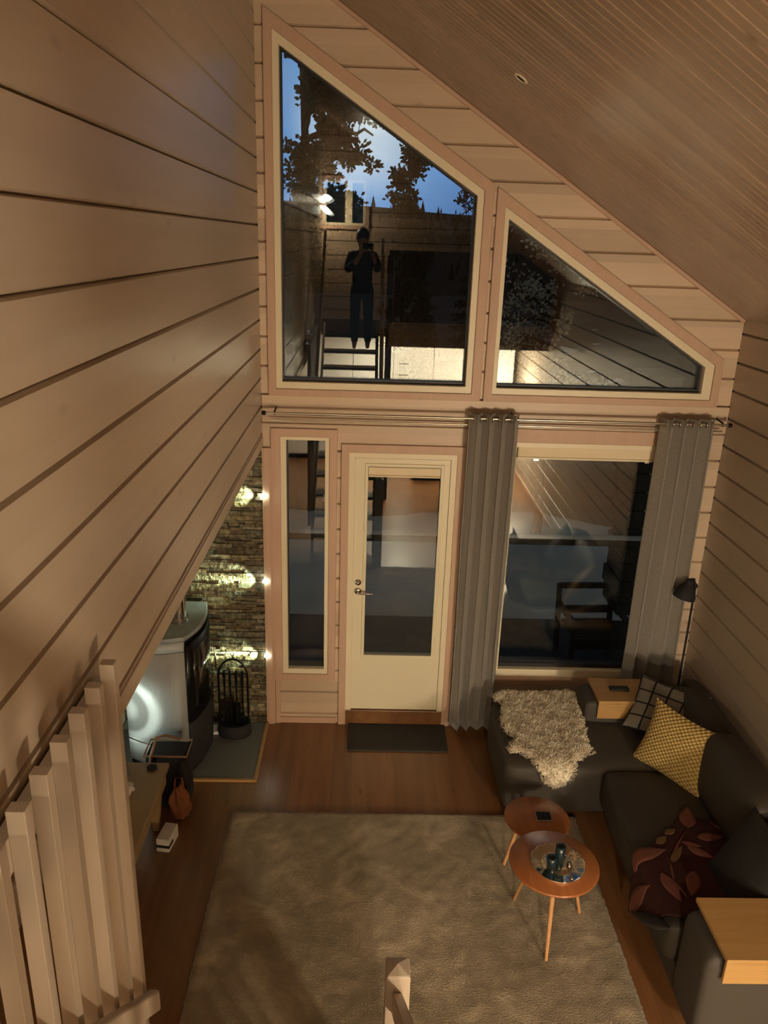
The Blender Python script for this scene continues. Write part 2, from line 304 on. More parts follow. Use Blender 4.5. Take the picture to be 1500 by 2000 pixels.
# ---------------------------------------------------------------- mesh helpers
class MB:
    """collects shapes and links them as ONE mesh object"""
    def __init__(s): s.v = []; s.f = []; s.mi = []; s.sm = []
    def add(s, vs, fs, mi=0, smooth=False):
        o = len(s.v); s.v += [tuple(v) for v in vs]
        for f in fs: s.f.append([i + o for i in f]); s.mi.append(mi); s.sm.append(smooth)
    def box(s, x0, x1, y0, y1, z0, z1, mi=0, mat=None):
        vs = [(x0, y0, z0), (x1, y0, z0), (x1, y1, z0), (x0, y1, z0), (x0, y0, z1), (x1, y0, z1), (x1, y1, z1), (x0, y1, z1)]
        if mat is not None: vs = [mat @ Vector(v) for v in vs]
        s.add(vs, [(0, 3, 2, 1), (4, 5, 6, 7), (0, 1, 5, 4), (1, 2, 6, 5), (2, 3, 7, 6), (3, 0, 4, 7)], mi)
    def prism(s, pts, axis, a, b, mi=0):
        """polygon pts (2D) extruded along axis from a to b. axis 'y': pts are (x,z); 'x': (y,z); 'z': (x,y)"""
        def P(p, t):
            return (p[0], t, p[1]) if axis == 'y' else (t, p[0], p[1]) if axis == 'x' else (p[0], p[1], t)
        n = len(pts); vs = [P(p, a) for p in pts] + [P(p, b) for p in pts]
        fs = [tuple(range(n)), tuple(range(2 * n - 1, n - 1, -1))] + [(i, i + n, (i + 1) % n + n, (i + 1) % n) for i in range(n)]
        s.add(vs, fs, mi)
    def tube(s, pts, r, n=10, mi=0, cap=True, smooth=True):
        pts = [Vector(p) for p in pts]; rs = r if isinstance(r, (list, tuple)) else [r] * len(pts)
        o = []; up = None
        for i, p in enumerate(pts):
            d = (pts[min(i + 1, len(pts) - 1)] - pts[max(i - 1, 0)])
            d = d.normalized() if d.length > 1e-9 else Vector((0, 0, 1))
            if up is None:
                up = Vector((0, 0, 1)) if abs(d.z) < .9 else Vector((1, 0, 0))
            a = d.cross(up)
            if a.length < 1e-6: a = d.orthogonal()
            a.normalize(); b = d.cross(a).normalized(); up = a.cross(d) 
            o.append([p + rs[i] * (math.cos(2 * PI * k / n) * a + math.sin(2 * PI * k / n) * b) for k in range(n)])
        vs = [v for ring in o for v in ring]; fs = []
        for i in range(len(pts) - 1):
            for k in range(n): fs.append((i * n + k, i * n + (k + 1) % n, (i + 1) * n + (k + 1) % n, (i + 1) * n + k))
        s.add(vs, fs, mi, smooth)
        if cap:
            s.add(o[0], [tuple(range(n - 1, -1, -1))], mi); s.add(o[-1], [tuple(range(n))], mi)
    def lathe(s, prof, c=(0, 0, 0), n=32, mi=0, mat=None, smooth=True):
        vs = []; fs = []
        for r, z in prof:
            for k in range(n):
                v = Vector((r * math.cos(2 * PI * k / n), r * math.sin(2 * PI * k / n), z))
                if mat is not None: v = mat @ v
                vs.append(v + Vector(c))
        for i in range(len(prof) - 1):
            for k in range(n): fs.append((i * n + k, i * n + (k + 1) % n, (i + 1) * n + (k + 1) % n, (i + 1) * n + k))
        s.add(vs, fs, mi, smooth)
    def build(s, name, mat, parent=None, bevel=0, seg=2, sub=0, solid=0, recalc=True):
        me = bpy.data.meshes.new(name); me.from_pydata(s.v, [], s.f)
        ms = mat if isinstance(mat, (list, tuple)) else [mat]
        for m in ms: me.materials.append(m)
        me.polygons.foreach_set('material_index', s.mi); me.polygons.foreach_set('use_smooth', s.sm)
        me.update()
        if recalc:
            bm = bmesh.new(); bm.from_mesh(me); bmesh.ops.recalc_face_normals(bm, faces=bm.faces[:]); bm.to_mesh(me); bm.free()
        o = bpy.data.objects.new(name, me); COL.objects.link(o)
        if parent is not None: o.parent = parent
        if solid: md = o.modifiers.new('solid', 'SOLIDIFY'); md.thickness = solid; md.offset = 0
        if bevel:
            md = o.modifiers.new('bevel', 'BEVEL'); md.width = bevel; md.segments = seg; md.limit_method = 'ANGLE'; md.angle_limit = .6
            if seg > 2:
                for p in me.polygons: p.use_smooth = True
                md.harden_normals = True
        if sub: md = o.modifiers.new('sub', 'SUBSURF'); md.levels = sub; md.render_levels = sub
        return o
def tag(o, label=None, cat=None, group=None, kind=None):
    if label: o['label'] = label
    if cat: o['category'] = cat
    if group: o['group'] = group
    if kind: o['kind'] = kind
    return o
def empty(name, loc, label, cat, group=None, rz=0):
    o = bpy.data.objects.new(name, None); o.location = loc; o.rotation_euler = (0, 0, rz); COL.objects.link(o)
    o.empty_display_size = .1
    tag(o, label, cat, group); return o
def struct(o, label=None, cat=None): return tag(o, label, cat, None, 'structure')
def rebase(root, *objs):
    """children were built in world coordinates: keep them there under a root that sits at the thing's base"""
    bpy.context.view_layer.update()
    for o in objs:
        o.parent = root; o.matrix_parent_inverse = Matrix.Translation(root.location).inverted()

# ---------------------------------------------------------------- room numbers
XR = 3.14                       # right wall
SL = 0.64                       # slope of the roof
def zc(x): return 3.102 + SL * (XR - x)
YL = -5.45                      # loft edge above the kitchen
ZL0, ZL1 = 2.16, 2.47           # loft slab
YB = -8.1                       # kitchen back wall
YG = -6.6                       # upper back (gable) wall
FSEAM = [round(3.095 + .197 * k, 4) for k in range(1, 10)] + [3.095] + [round(3.095 - .1885 * k, 4) for k in range(1, 17)]
LSEAM = [round(3.012 + .191 * k, 4) for k in range(0, 12)] + [round(3.012 - .187 * k, 4) for k in range(1, 16)]
GW, GD = 0.0085, 0.022

def zbreaks(seams, z0, z1, extra=()):
    zs = {z0, z1}
    for s in seams:
        for d in (-GW, 0, GW):
            if z0 < s + d < z1: zs.add(round(s + d, 5))
    for e in extra:
        if z0 < e < z1: zs.add(round(e, 5))
    return sorted(zs)
def depth(z, seams):
    for s in seams:
        if abs(z - s) < GW: return GD * (1 - abs(z - s) / GW)
    return 0.0

# ================================================================= SETTING
# floor
b = MB(); b.box(-1.3, XR + .2, YB - .2, 0.2, -.12, 0)
fl = b.build('floor', M['floor']); struct(fl, 'orange-brown oak plank floor', 'floor')

# front gable wall of logs with its openings
TRW = .045
H1 = dict(z0=2.55, z1=4.62, xl=lambda z: .085, xr=lambda z: min(1.40, .085 + (4.645 - z) / SL))
H2 = dict(z0=2.55, z1=3.75, xl=lambda z: 1.52, xr=lambda z: min(3.0, 1.52 + (3.765 - z) / SL))
H3 = dict(z0=.40, z1=2.27, xl=lambda z: .11, xr=lambda z: .475)
H4 = dict(z0=.10, z1=2.17, xl=lambda z: .575, xr=lambda z: 1.345)
H5 = dict(z0=.44, z1=2.27, xl=lambda z: 1.69, xr=lambda z: 2.98)
HOLES = [H1, H2, H3, H4, H5]
crit = [h['z0'] for h in HOLES] + [h['z1'] for h in HOLES] + [4.645 - SL * (1.40 - .085), 3.765 - SL * (3.0 - 1.52), 3.102]
def wall_bands(mb, seams, x0, top, holes, ysurf, sgn, zlo=0.0, zhi=5.10):
    def xr_out(z): return XR if z <= zc(XR) else XR - (z - zc(XR)) / SL
    zs = zbreaks(seams, zlo, zhi, crit)
    for za, zb in zip(zs[:-1], zs[1:]):
        zm = (za + zb) / 2
        hs = sorted([h for h in holes if h['z0'] < zm < h['z1']], key=lambda h: h['xl'](zm))
        cur = (lambda z: x0); iv = []
        for h in hs: iv.append((cur, h['xl'])); cur = h['xr']
        iv.append((cur, xr_out))
        da, db = depth(za, seams), depth(zb, seams)
        for L_, R_ in iv:
            if R_(zm) - L_(zm) < .002: continue
            mb.add([(L_(za), ysurf - sgn * -da, za), (R_(za), ysurf - sgn * -da, za), (R_(zb), ysurf - sgn * -db, zb), (L_(zb), ysurf - sgn * -db, zb)],
                   [(0, 1, 2, 3)])
b = MB()
wall_bands(b, FSEAM, 0.0, None, HOLES, 0.0, 1)
wall_bands(b, [], -1.4, None, HOLES, 0.20, 1)
wf = b.build('wall_front', M['log_x'], recalc=False); struct(wf, 'whitewashed log gable wall with windows', 'wall')

# left upper wall: logs running towards the camera, ends at z 2.2
ZLB = 2.20
b = MB(); zs = zbreaks(LSEAM, ZLB, 5.2)
prof = [(depth(z, LSEAM), z) for z in zs]
Y0, Y1 = YG, 0.0
for (da, za), (db, zb) in zip(prof[:-1], prof[1:]):
    b.add([(-da, Y0, za), (-da, Y1, za), (-db, Y1, zb), (-db, Y0, zb)], [(0, 1, 2, 3)])
b.box(-.14, -.024, Y0, Y1, ZLB, 5.2)
wl = b.build('wall_left', M['log_y'], recalc=False); struct(wl, 'whitewashed log wall hanging above the stove nook', 'wall')
b = MB(); b.box(-.15, .006, YG, -.001, ZLB - .022, ZLB + .045)
tr = b.build('trim_1', M['log_y'], bevel=.003); struct(tr)

# ceiling of the stove nook, its far wall
b = MB(); b.box(-1.3, -.151, YG, 0, 2.24, 2.40); o = b.build('ceiling_nook', M['ceil']); struct(o)
b = MB(); zs = zbreaks(LSEAM, 0, 2.24)
for za, zb in zip(zs[:-1], zs[1:]):
    b.add([(-1.08 - depth(za, LSEAM), YB, za), (-1.08 - depth(za, LSEAM), 0, za), (-1.08 - depth(zb, LSEAM), 0, zb), (-1.08 - depth(zb, LSEAM), YB, zb)], [(0, 1, 2, 3)])
b.box(-1.25, -1.104, YB, 0, 0, 2.24); o = b.build('wall_nook', M['log_y'], recalc=False); struct(o)

# right wall
b = MB(); zs = zbreaks(LSEAM, 0, zc(XR) + .02)
for za, zb in zip(zs[:-1], zs[1:]):
    b.add([(XR + depth(za, LSEAM), 0, za), (XR + depth(za, LSEAM), YB, za), (XR + depth(zb, LSEAM), YB, zb), (XR + depth(zb, LSEAM), 0, zb)], [(0, 1, 2, 3)])
b.box(XR + .024, XR + .15, YB, 0, 0, zc(XR) + .02)
wr = b.build('wall_right', M['log_y'], recalc=False); struct(wr, 'low right log wall', 'wall')

# ceiling: narrow boards running down the slope, a small bead between boards
b = MB(); BW = .118; L0 = Vector((-.16, 0, zc(-.16))); L1 = Vector((XR + .1, 0, zc(XR + .1)))
nn = Vector((SL, 0, 1)).normalized()
y = 0.0; k = 0
while y > YG - .2:
    ys = [(y, .006), (y - .005, .0), (y - BW * .5 + .006, 0), (y - BW * .5, .0035), (y - BW * .5 - .006, 0), (y - BW + .005, 0), (y - BW, .006)]
    for (ya, da), (yb, db) in zip(ys[:-1], ys[1:]):
        b.add([L0 + Vector((0, ya, 0)) + nn * da, L1 + Vector((0, ya, 0)) + nn * da, L1 + Vector((0, yb, 0)) + nn * db, L0 + Vector((0, yb, 0)) + nn * db], [(0, 1, 2, 3)])
    y -= BW
b.add([L0 + nn * .05 + Vector((0, .3, 0)), L1 + nn * .05 + Vector((0, .3, 0)), L1 + nn * .05 + Vector((0, y, 0)), L0 + nn * .05 + Vector((0, y, 0))], [(0, 1, 2, 3)])
ce = b.build('ceiling', M['ceil'], recalc=False); struct(ce, 'sloping ceiling of narrow pine boards', 'ceiling')
# moulding strip where the ceiling meets the gable wall and the right wall
b = MB(); b.add([], [])
def slopebar(mb, xa, za, xb, zb, w, y0, y1):
    """bar following a slope line (lower edge offset w measured across the bar)"""
    d = Vector((xb - xa, 0, zb - za)).normalized(); n_ = Vector((d.z, 0, -d.x))
    if n_.z > 0: n_ = -n_
    A = Vector((xa, 0, za)); B_ = Vector((xb, 0, zb))
    q = [A, B_, B_ + n_ * w, A + n_ * w]
    vs = [(p.x, y0, p.z) for p in q] + [(p.x, y1, p.z) for p in q]
    mb.add(vs, [(0, 1, 2, 3), (7, 6, 5, 4), (0, 4, 5, 1), (1, 5, 6, 2), (2, 6, 7, 3), (3, 7, 4, 0)])
b = MB(); slopebar(b, 0, zc(0) - .002, XR, zc(XR) - .002, .022, -.02, -.001)
o = b.build('trim_2', M['trim']); struct(o)

# ---------------------------------------------------------------- walls behind the camera (seen mirrored in the panes)
b = MB()
WBX0, WBX1, WBZ0, WBZ1 = -.02, .62, 3.72, 4.30
def quadwall(mb, seams, x0, x1, ysurf, z0, z1, hole=None):
    zs = zbreaks(seams, z0, z1, ([hole[2], hole[3]] if hole else []))
    for za, zb in zip(zs[:-1], zs[1:]):
        zm = (za + zb) / 2
        def xr(z): return min(x1, XR if z <= zc(XR) else XR - (z - zc(XR)) / SL)
        iv = [((lambda z: x0), xr)]
        if hole and hole[2] < zm < hole[3]: iv = [((lambda z: x0), (lambda z: hole[0])), ((lambda z: hole[1]), xr)]
        da, db = depth(za, seams), depth(zb, seams)
        for L_, R_ in iv:
            if R_(zm) - L_(zm) < .002: continue
            mb.add([(R_(za), ysurf - da, za), (L_(za), ysurf - da, za), (L_(zb), ysurf - db, zb), (R_(zb), ysurf - db, zb)], [(0, 1, 2, 3)])
quadwall(b, FSEAM, -.14, XR, YG, ZL1 - .3, 5.15, (.03, .62, 3.70, 4.30))
b.box(-.14, XR + .1, YG - .14, YG - .125, ZL1, 3.70); b.box(.63, XR + .1, YG - .14, YG - .125, 3.7, 5.2); b.box(-.14, .63, YG - .14, YG - .125, 4.30, 5.2)
o = b.build('wall_back', M['log_x'], recalc=False); struct(o, 'upper log wall behind the loft', 'wall')
b = MB(); quadwall(b, FSEAM, -1.3, XR, YB, 0, ZL0 + .05); b.box(-1.3, XR, YB - .15, YB - .13, 0, 2.4)
o = b.build('wall_kitchen', M['log_x'], recalc=False); struct(o)
b = MB(); b.box(.97, XR, YB, YL, ZL0, ZL1); b.box(-.0, .97, YG, -5.86, ZL0 + .12, ZL1); b.box(-1.3, .97, YB, YG, ZL0, ZL1)
o = b.build('ceiling_kitchen', M['ceil']); struct(o, 'loft slab that roofs the kitchen', 'ceiling')
# back window upstairs: cream frame, two dark panes
def frame_rect(mb, x0, x1, z0, z1, w, y0, y1):
    mb.box(x0, x1, y0, y1, z0, z0 + w); mb.box(x0, x1, y0, y1, z1 - w, z1)
    mb.box(x0, x0 + w, y0, y1, z0 + w, z1 - w); mb.box(x1 - w, x1, y0, y1, z0 + w, z1 - w)
b = MB(); frame_rect(b, .03, .62, 3.70, 4.30, .035, YG - .1, YG + .02); b.box(.33, .43, YG - .1, YG + .02, 3.735, 4.265)
o = b.build('window_5', M['cream'], bevel=.003); struct(o, 'small two-pane window in the back wall', 'window')
b = MB(); b.box(.065, .585, YG - .05, YG - .045, 3.735, 4.265); g = b.build('pane', M['glass'], o)
b = MB(); b.box(-.02, .03, YG, YG + .018, 3.65, 4.35); b.box(.62, .67, YG, YG + .018, 3.65, 4.35); b.box(.03, .62, YG, YG + .018, 3.65, 3.70); b.box(.03, .62, YG, YG + .018, 4.30, 4.35)
o = b.build('trim_3', M['trim']); struct(o)

sl = empty('window_star_lamp', STAR, 'lit white paper lamp with leaf-shaped wings hanging in the upper back window', 'lamp')
pm = emis('glowing_paper', (1.0, .93, .78), 9.0)
b = MB(); b.tube([(0, 0, .30), (0, 0, .02)], .002, 6); b.build('cord', M['matte_black'], sl)
for k_, (zz, tilt) in enumerate(((.02, .25), (-.09, -.55))):
    b = MB(); vs = []; fs = []
    for i in range(9):
        t_ = i / 8; w_ = .045 * math.sin(PI * min(1, t_ * .96 + .04)) + .004
        for q_ in (-1, 0, 1): vs.append((-.04 + .17 * t_, q_ * w_ * .4, zz + tilt * .16 * t_ * (1 if k_ else .1) + q_ * w_))
    for i in range(8):
        for q_ in range(2): fs.append((i * 3 + q_, i * 3 + q_ + 1, (i + 1) * 3 + q_ + 1, (i + 1) * 3 + q_))
    b.add(vs, fs, 0, True); b.build('paper_wing', pm, sl, solid=.004, recalc=False)

# stone cladding of the nook
b = MB(); random.seed(3)
z = 0.0
while z < 2.24:
    h = random.choice([.018, .022, .026, .03, .034]); x = -1.08
    while x < -.002:
        w = random.uniform(.05, .22); x2 = min(x + w, 0.0)
        d = random.uniform(.008, .028); t_ = random.uniform(-.003, .003); g = .0012
        z2 = min(z + h, 2.24)
        vs = [(x + g, .02, z + g), (x2 - g, .02, z + g), (x2 - g, .02, z2 - g), (x + g, .02, z2 - g),
              (x + g, -d + t_, z + g), (x2 - g, -d - t_, z + g), (x2 - g, -d - t_, z2 - g), (x + g, -d + t_, z2 - g)]
        b.add(vs, [(4, 5, 6, 7), (0, 4, 7, 3), (1, 2, 6, 5), (3, 7, 6, 2), (0, 1, 5, 4)])
        x = x2
    z += h
b.box(-1.3, 0, .021, .2, 0, 2.24)
o = b.build('wall_stone', M['stone']); struct(o, 'stacked stone slips behind the stove', 'wall')
random.seed(11)
# corner board that ends the stone
b = MB(); b.box(-.004, .062, -.028, -.0005, 0, 2.17); b.box(.01, .05, -.034, -.028, 0, 2.17)
o = b.build('trim_4', M['trim'], bevel=.003); struct(o)
# plain deep log above the lower windows
b = MB(); b.box(.001, XR - .001, -.014, .02, 2.345, 2.528)
o = b.build('trim_5', M['log_x'], bevel=.004); struct(o, 'plain wide log over the lower windows', 'beam')
# skirting
b = MB(); b.box(.10, .52, -.012, 0, .0, .05); b.box(1.40, XR, -.014, 0, 0, .06)
o = b.build('baseboard_front', M['trim'], bevel=.002); struct(o)
b = MB(); b.box(XR - .014, XR, YB, -.016, 0, .06); o = b.build('baseboard_right', M['trim'], bevel=.002); struct(o)
# hearth plate and its wooden edge
b = MB(); b.box(-1.07, -.012, -.70, -.03, 0, .012); o = b.build('floor_hearth', M['hearth'], bevel=.002); struct(o, 'grey hearth plate under the stove', 'hearth')
b = MB(); b.box(-1.07, .012, -.722, -.70, 0, .016); b.box(-.012, .012, -.70, -.034, 0, .016)
o = b.build('trim_6', M['pine'], bevel=.002); struct(o)

# ---------------------------------------------------------------- windows and door
def ring(mb, outer, inner, y0, y1):
    """mitred ring between two polygons (x,z) with the same count"""
    n = len(outer); vs = [(p[0], y0, p[1]) for p in outer] + [(p[0], y0, p[1]) for p in inner] + [(p[0], y1, p[1]) for p in outer] + [(p[0], y1, p[1]) for p in inner]
    fs = []
    for i in range(n):
        j = (i + 1) % n
        fs += [(i, j, n + j, n + i), (2 * n + i, 3 * n + i, 3 * n + j, 2 * n + j), (i, 2 * n + i, 2 * n + j, j), (n + i, n + j, 3 * n + j, 3 * n + i)]
    mb.add(vs, fs)
def window(idx, label, trim_o, trim_i, cream_i, seal_i, trimy=-.022):
    b = MB(); ring(b, trim_o, trim_i, trimy, 0.002); o1 = b.build('trim_%d' % (10 + idx), M['trim'], bevel=.003); struct(o1)
    b = MB(); ring(b, trim_i, cream_i, -.010, .13); o2 = b.build('window_%d' % idx, M['cream'], bevel=.003); struct(o2, label, 'window')
    b = MB(); ring(b, cream_i, seal_i, .035, .10); b.build('seal', M['seal'], o2)
    b = MB(); n = len(seal_i)
    vs = [(p[0], .06, p[1]) for p in seal_i] + [(p[0], .084, p[1]) for p in seal_i]
    b.add(vs, [tuple(range(n)), tuple(range(2 * n - 1, n - 1, -1))]); b.build('pane', M['glass'], o2)
    return o2
w1 = window(1, 'tall window with a slanted head',
    [(.050, 2.525), (1.452, 2.525), (1.452, 3.864), (.050, 4.765)],
    [(.100, 2.572), (1.392, 2.572), (1.392, 3.825), (.100, 4.652)],
    [(.140, 2.618), (1.350, 2.618), (1.350, 3.795), (.140, 4.572)],
    [(.150, 2.640), (1.338, 2.640), (1.338, 3.790), (.150, 4.553)])
w2 = window(2, 'small triangular window under the eaves',
    [(1.472, 2.525), (3.045, 2.525), (3.045, 2.845), (1.472, 3.850)],
    [(1.527, 2.572), (2.992, 2.572), (2.992, 2.805), (1.527, 3.740)],
    [(1.556, 2.615), (2.930, 2.615), (2.930, 2.790), (1.556, 3.668)],
    [(1.564, 2.635), (2.918, 2.635), (2.918, 2.785), (1.564, 3.650)])
w3 = window(3, 'narrow tall window left of the door',
    [(.058, .375), (.508, .375), (.508, 2.306), (.058, 2.306)],
    [(.120, .430), (.455, .430), (.455, 2.248), (.120, 2.248)],
    [(.160, .470), (.425, .470), (.425, 2.225), (.160, 2.225)],
    [(.165, .515), (.422, .515), (.422, 2.222), (.165, 2.222)])
w4 = window(4, 'large window between the curtains',
    [(1.640, .375), (3.020, .375), (3.020, 2.345), (1.640, 2.345)],
    [(1.690, .440), (2.970, .440), (2.970, 2.250), (1.690, 2.250)],
    [(1.730, .500), (2.935, .500), (2.935, 2.215), (1.730, 2.215)],
    [(1.738, .530), (2.925, .530), (2.925, 2.210), (1.738, 2.210)])
# rolled blind over window_4
b = MB(); b.box(1.74, 2.925, .0, .045, 2.145, 2.222); bl = b.build('rolled_blind', M['blind'], bevel=.008); tag(bl, 'cream rolled-up blind at the head of the large window', 'blind')
b = MB(); b.box(1.735, 2.93, -.004, .05, 2.132, 2.146); b.build('bottom_bar', M['cream'], bl, bevel=.003)
for xx in (1.85, 2.62):
    b = MB(); b.box(xx, xx + .035, -.008, .0, 2.124, 2.136); b.build('blind_clip', M['nickel'], bl)
# left post and sill boards under window_3
b = MB(); b.box(.064, .100, -.020, 0, .0, .375); b.box(.1, .522, -.006, 0, .0, .05)
o = b.build('trim_7', M['trim'], bevel=.002); struct(o)
# cover strip on the left strip of the door lining
# door
b = MB(); ring(b, [(.538, .0), (1.385, .0), (1.385, 2.208), (.538, 2.208)], [(.588, .001), (1.330, .001), (1.330, 2.150), (.588, 2.150)], -.022, .001)
o = b.build('trim_20', M['trim'], bevel=.003); struct(o)
b = MB(); ring(b, [(.588, .0), (1.332, .0), (1.332, 2.152), (.588, 2.152)], [(.632, .12), (1.288, .12), (1.288, 2.112), (.632, 2.112)], -.012, .14)
dj = b.build('door_frame_1', M['cream'], bevel=.003); struct(dj)
b = MB(); b.box(.592, 1.328, -.018, .02, .0, .123); o = b.build('threshold', M['floor'], dj, bevel=.003)
do = [(.634, .128), (1.286, .128), (1.286, 2.108), (.634, 2.108)]; di = [(.712, .585), (1.232, .585), (1.232, 2.062), (.712, 2.062)]
b = MB(); ring(b, do, di, .0, .06); b.box(.632, .636, -.002, 0, .13, 2.1); dr = b.build('door_1', M['door'], bevel=.004); struct(dr, 'cream glazed terrace door', 'door')
b = MB(); ring(b, [(.700, .573), (1.244, .573), (1.244, 2.074), (.700, 2.074)], [(.722, .595), (1.222, .595), (1.222, 2.052), (.722, 2.052)], -.008, .004); b.build('glazing_bead', M['door'], dr, bevel=.003)
b = MB(); b.box(.712, 1.232, .028, .040, .585, 2.062); b.build('pane', M['glass'], dr)
b = MB(); b.box(.724, 1.220, -.004, .022, 1.992, 2.048); b.box(.724, 1.220, -.006, .024, 1.978, 1.990); b.build('pleated_blind', M['blind'], dr, bevel=.003)
b = MB(); RX = Matrix.Rotation(PI / 2, 4, 'X')
b.lathe([(.0001, .012), (.022, .012), (.024, .006), (.024, 0)], c=(.668, .0, 1.185), n=20, mat=RX)
b.lathe([(.0001, .024), (.010, .024), (.012, .012)], c=(.668, 0, 1.185), n=14, mat=RX); b.build('lock_cylinder', M['chrome'], dr)
b = MB(); b.lathe([(.0001, .012), (.024, .012), (.026, .006), (.026, 0)], c=(.668, .0, 1.115), n=20, mat=RX)
b.tube([(.668, 0, 1.115), (.668, -.045, 1.115), (.69, -.052, 1.115), (.775, -.05, 1.113)], .008, 10); b.build('door_handle', M['chrome'], dr)

# ================================================================= OUTSIDE
b = MB(); random.seed(5)
b.box(-4, 6, .2, 1.94, -.2, -.05)
for k in range(1): pass
o = b.build('terrace_floor', M['deck']); struct(o, 'dark terrace deck', 'terrace')
# snow field with drifts
b = MB(); nx, ny = 60, 70; vs = []
for j in range(ny + 1):
    for i in range(nx + 1):
        t_ = j / ny; yy = 1.95 + 60 * t_ ** 1.8; xx = (i / nx - .5) * (14 + 90 * t_)
        zz = -.28 + .30 * noise.noise(Vector((xx * .45, yy * .6, 0))) + .12 * noise.noise(Vector((xx * 1.5, yy * 1.9, 3))) - .9 * min(1, max(0, (yy - 5) / 25))
        vs.append((xx + 1, yy, zz))
fs = [(j * (nx + 1) + i, j * (nx + 1) + i + 1, (j + 1) * (nx + 1) + i + 1, (j + 1) * (nx + 1) + i) for j in range(ny) for i in range(nx)]
b.add(vs, fs, 0, True); o = b.build('ground_snow', M['snow'], recalc=False); struct(o, 'drifted snow beyond the terrace', 'ground')
# heath and bushes under the trees, where the snow ends
b = MB(); nx, ny = 80, 50; vs = []
for j in range(ny + 1):
    for i in range(nx + 1):
        t_ = j / ny; yy = 5.6 + 60 * t_ ** 1.6; xx = (i / nx - .5) * (18 + 110 * t_)
        vs.append((xx + 1, yy + (.5 * noise.noise(Vector((xx, 0, 2))) if j == 0 else 0), -.55 + min(.5, j * .25) + .35 * noise.noise(Vector((xx * .7, yy * .9, 7))) + .15 * noise.noise(Vector((xx * 3, yy * 3, 7))) - .9 * min(1, max(0, (yy - 5) / 25))))
fs = [(j * (nx + 1) + i, j * (nx + 1) + i + 1, (j + 1) * (nx + 1) + i + 1, (j + 1) * (nx + 1) + i) for j in range(ny) for i in range(nx)]
b.add(vs, fs, 0, True); o = b.build('ground_heath', flat('dark_heath', (0.045, 0.042, 0.032), .95, bump=1, bscale=6, var=.6), recalc=False); struct(o, 'dark heath under the trees', 'ground')
# forested hills
b = MB(); nx = 80; vs = []; fs = []
for j, (yy, zb_) in enumerate(((60, -3), (90, 3.5), (118, 8.3), (150, 5))):
    for i in range(nx + 1):
        xx = -90 + 180 * i / nx; vs.append((xx, yy, zb_ + 1.6 * noise.noise(Vector((xx * .03, yy * .05, 1))) * (1 if j else 0)))
fs = [(j * (nx + 1) + i, j * (nx + 1) + i + 1, (j + 1) * (nx + 1) + i + 1, (j + 1) * (nx + 1) + i) for j in range(3) for i in range(nx)]
b.add(vs, fs, 0, True); o = b.build('ground_hill', M['forest'], recalc=False); struct(o, 'dark forested hill on the horizon', 'hill')
b = MB()
for k in range(900):
    yy = random.uniform(70, 120); xx = random.uniform(-45, 60)
    zb_ = (3.5 + (yy - 90) / 28 * 4.8) if yy > 90 else (-3 + (yy - 60) / 30 * 6.5)
    h = random.uniform(.5, 1.0) + random.random() ** 4 * 1.6; zb_ += 1.2 * noise.noise(Vector((xx * .03, yy * .05, 1))) - .4
    b.lathe([(h * .22, 0), (h * .14, h * .45), (.01, h)], c=(xx, yy, zb_), n=5)
o = b.build('conifer_forest', M['forest'], recalc=False); tag(o, 'dark conifer forest covering the far hill seen through the tall window', 'forest', kind='stuff')

def tuft(mb, c, r, n, l):
    for _ in range(n):
        d = Vector((random.gauss(0, 1), random.gauss(0, 1), random.gauss(0, .7))).normalized()
        p = Vector(c) + d * r * random.uniform(.15, 1); q = d + Vector((random.gauss(0, .5), random.gauss(0, .5), random.gauss(0, .5))); q.normalize()
        s_ = q.orthogonal().normalized() * l * .42; u_ = q.cross(s_) * .5
        a = p + q * l
        mb.add([p, p + s_ + q * l * .5, a, p - s_ + q * l * .5, p + q * l * .5 + u_], [(0, 1, 4), (1, 2, 4), (2, 3, 4), (3, 0, 4)])
def tree(name, base, height, trunk_r, branches, label, cat, leafmat, tn=36, tl=.06, tr_=.13, group=None, lean=0.0):
    root = empty(name, base, label, cat, group)
    bx, by, bz = base; b = MB(); pts = []; rs = []
    for k in range(9):
        t_ = k / 8; pts.append((lean * t_ + .05 * math.sin(k * 1.3) * (k > 0), .04 * math.cos(k * 1.9) - .04, height * t_)); rs.append(trunk_r * (1 - .85 * t_))
    b.tube(pts, rs, 10); b.build('trunk', M['bark'], root)
    bb = MB(); lf = MB()
    def at(t_):
        k = min(7, int(t_ * 8)); f = t_ * 8 - k
        return Vector(pts[k]).lerp(Vector(pts[k + 1]), f)
    for (t_, ang, ln, rise, ncl) in branches:
        p0 = at(t_); d = Vector((math.cos(ang), math.sin(ang), rise)); P_ = [p0]; 
        for s_ in range(1, 6):
            f = s_ / 5; P_.append(p0 + d * ln * f + Vector((random.gauss(0, .04), random.gauss(0, .04), .10 * math.sin(f * 3) + random.gauss(0, .03))) * ln)
        bb.tube(P_, [trunk_r * .28 * (1 - .8 * s_ / 5) + .004 for s_ in range(6)], 5)
        for c in range(ncl):
            f = random.uniform(.3, 1.05); q = p0 + d * ln * f + Vector((random.gauss(0, .13), random.gauss(0, .13), .10 * math.sin(f * 3) + random.gauss(.05, .10)))
            bb.tube([p0 + d * ln * min(1, f) * .9, q], [.006, .003], 4)
            tuft(lf, q, tr_ * random.uniform(.6, 1.2), tn, tl)
    bb.build('branches', M['bark'], root, recalc=False); lf.build('foliage', leafmat, root, recalc=False)
    return root
random.seed(21)
br = [(t_, random.uniform(-1.6, 1.6) if random.random() < .75 else random.uniform(0, 6.28), random.uniform(.45, 1.0), random.uniform(-.1, .25), 9) for t_ in [.50 + .50 * k / 26 for k in range(27)]]
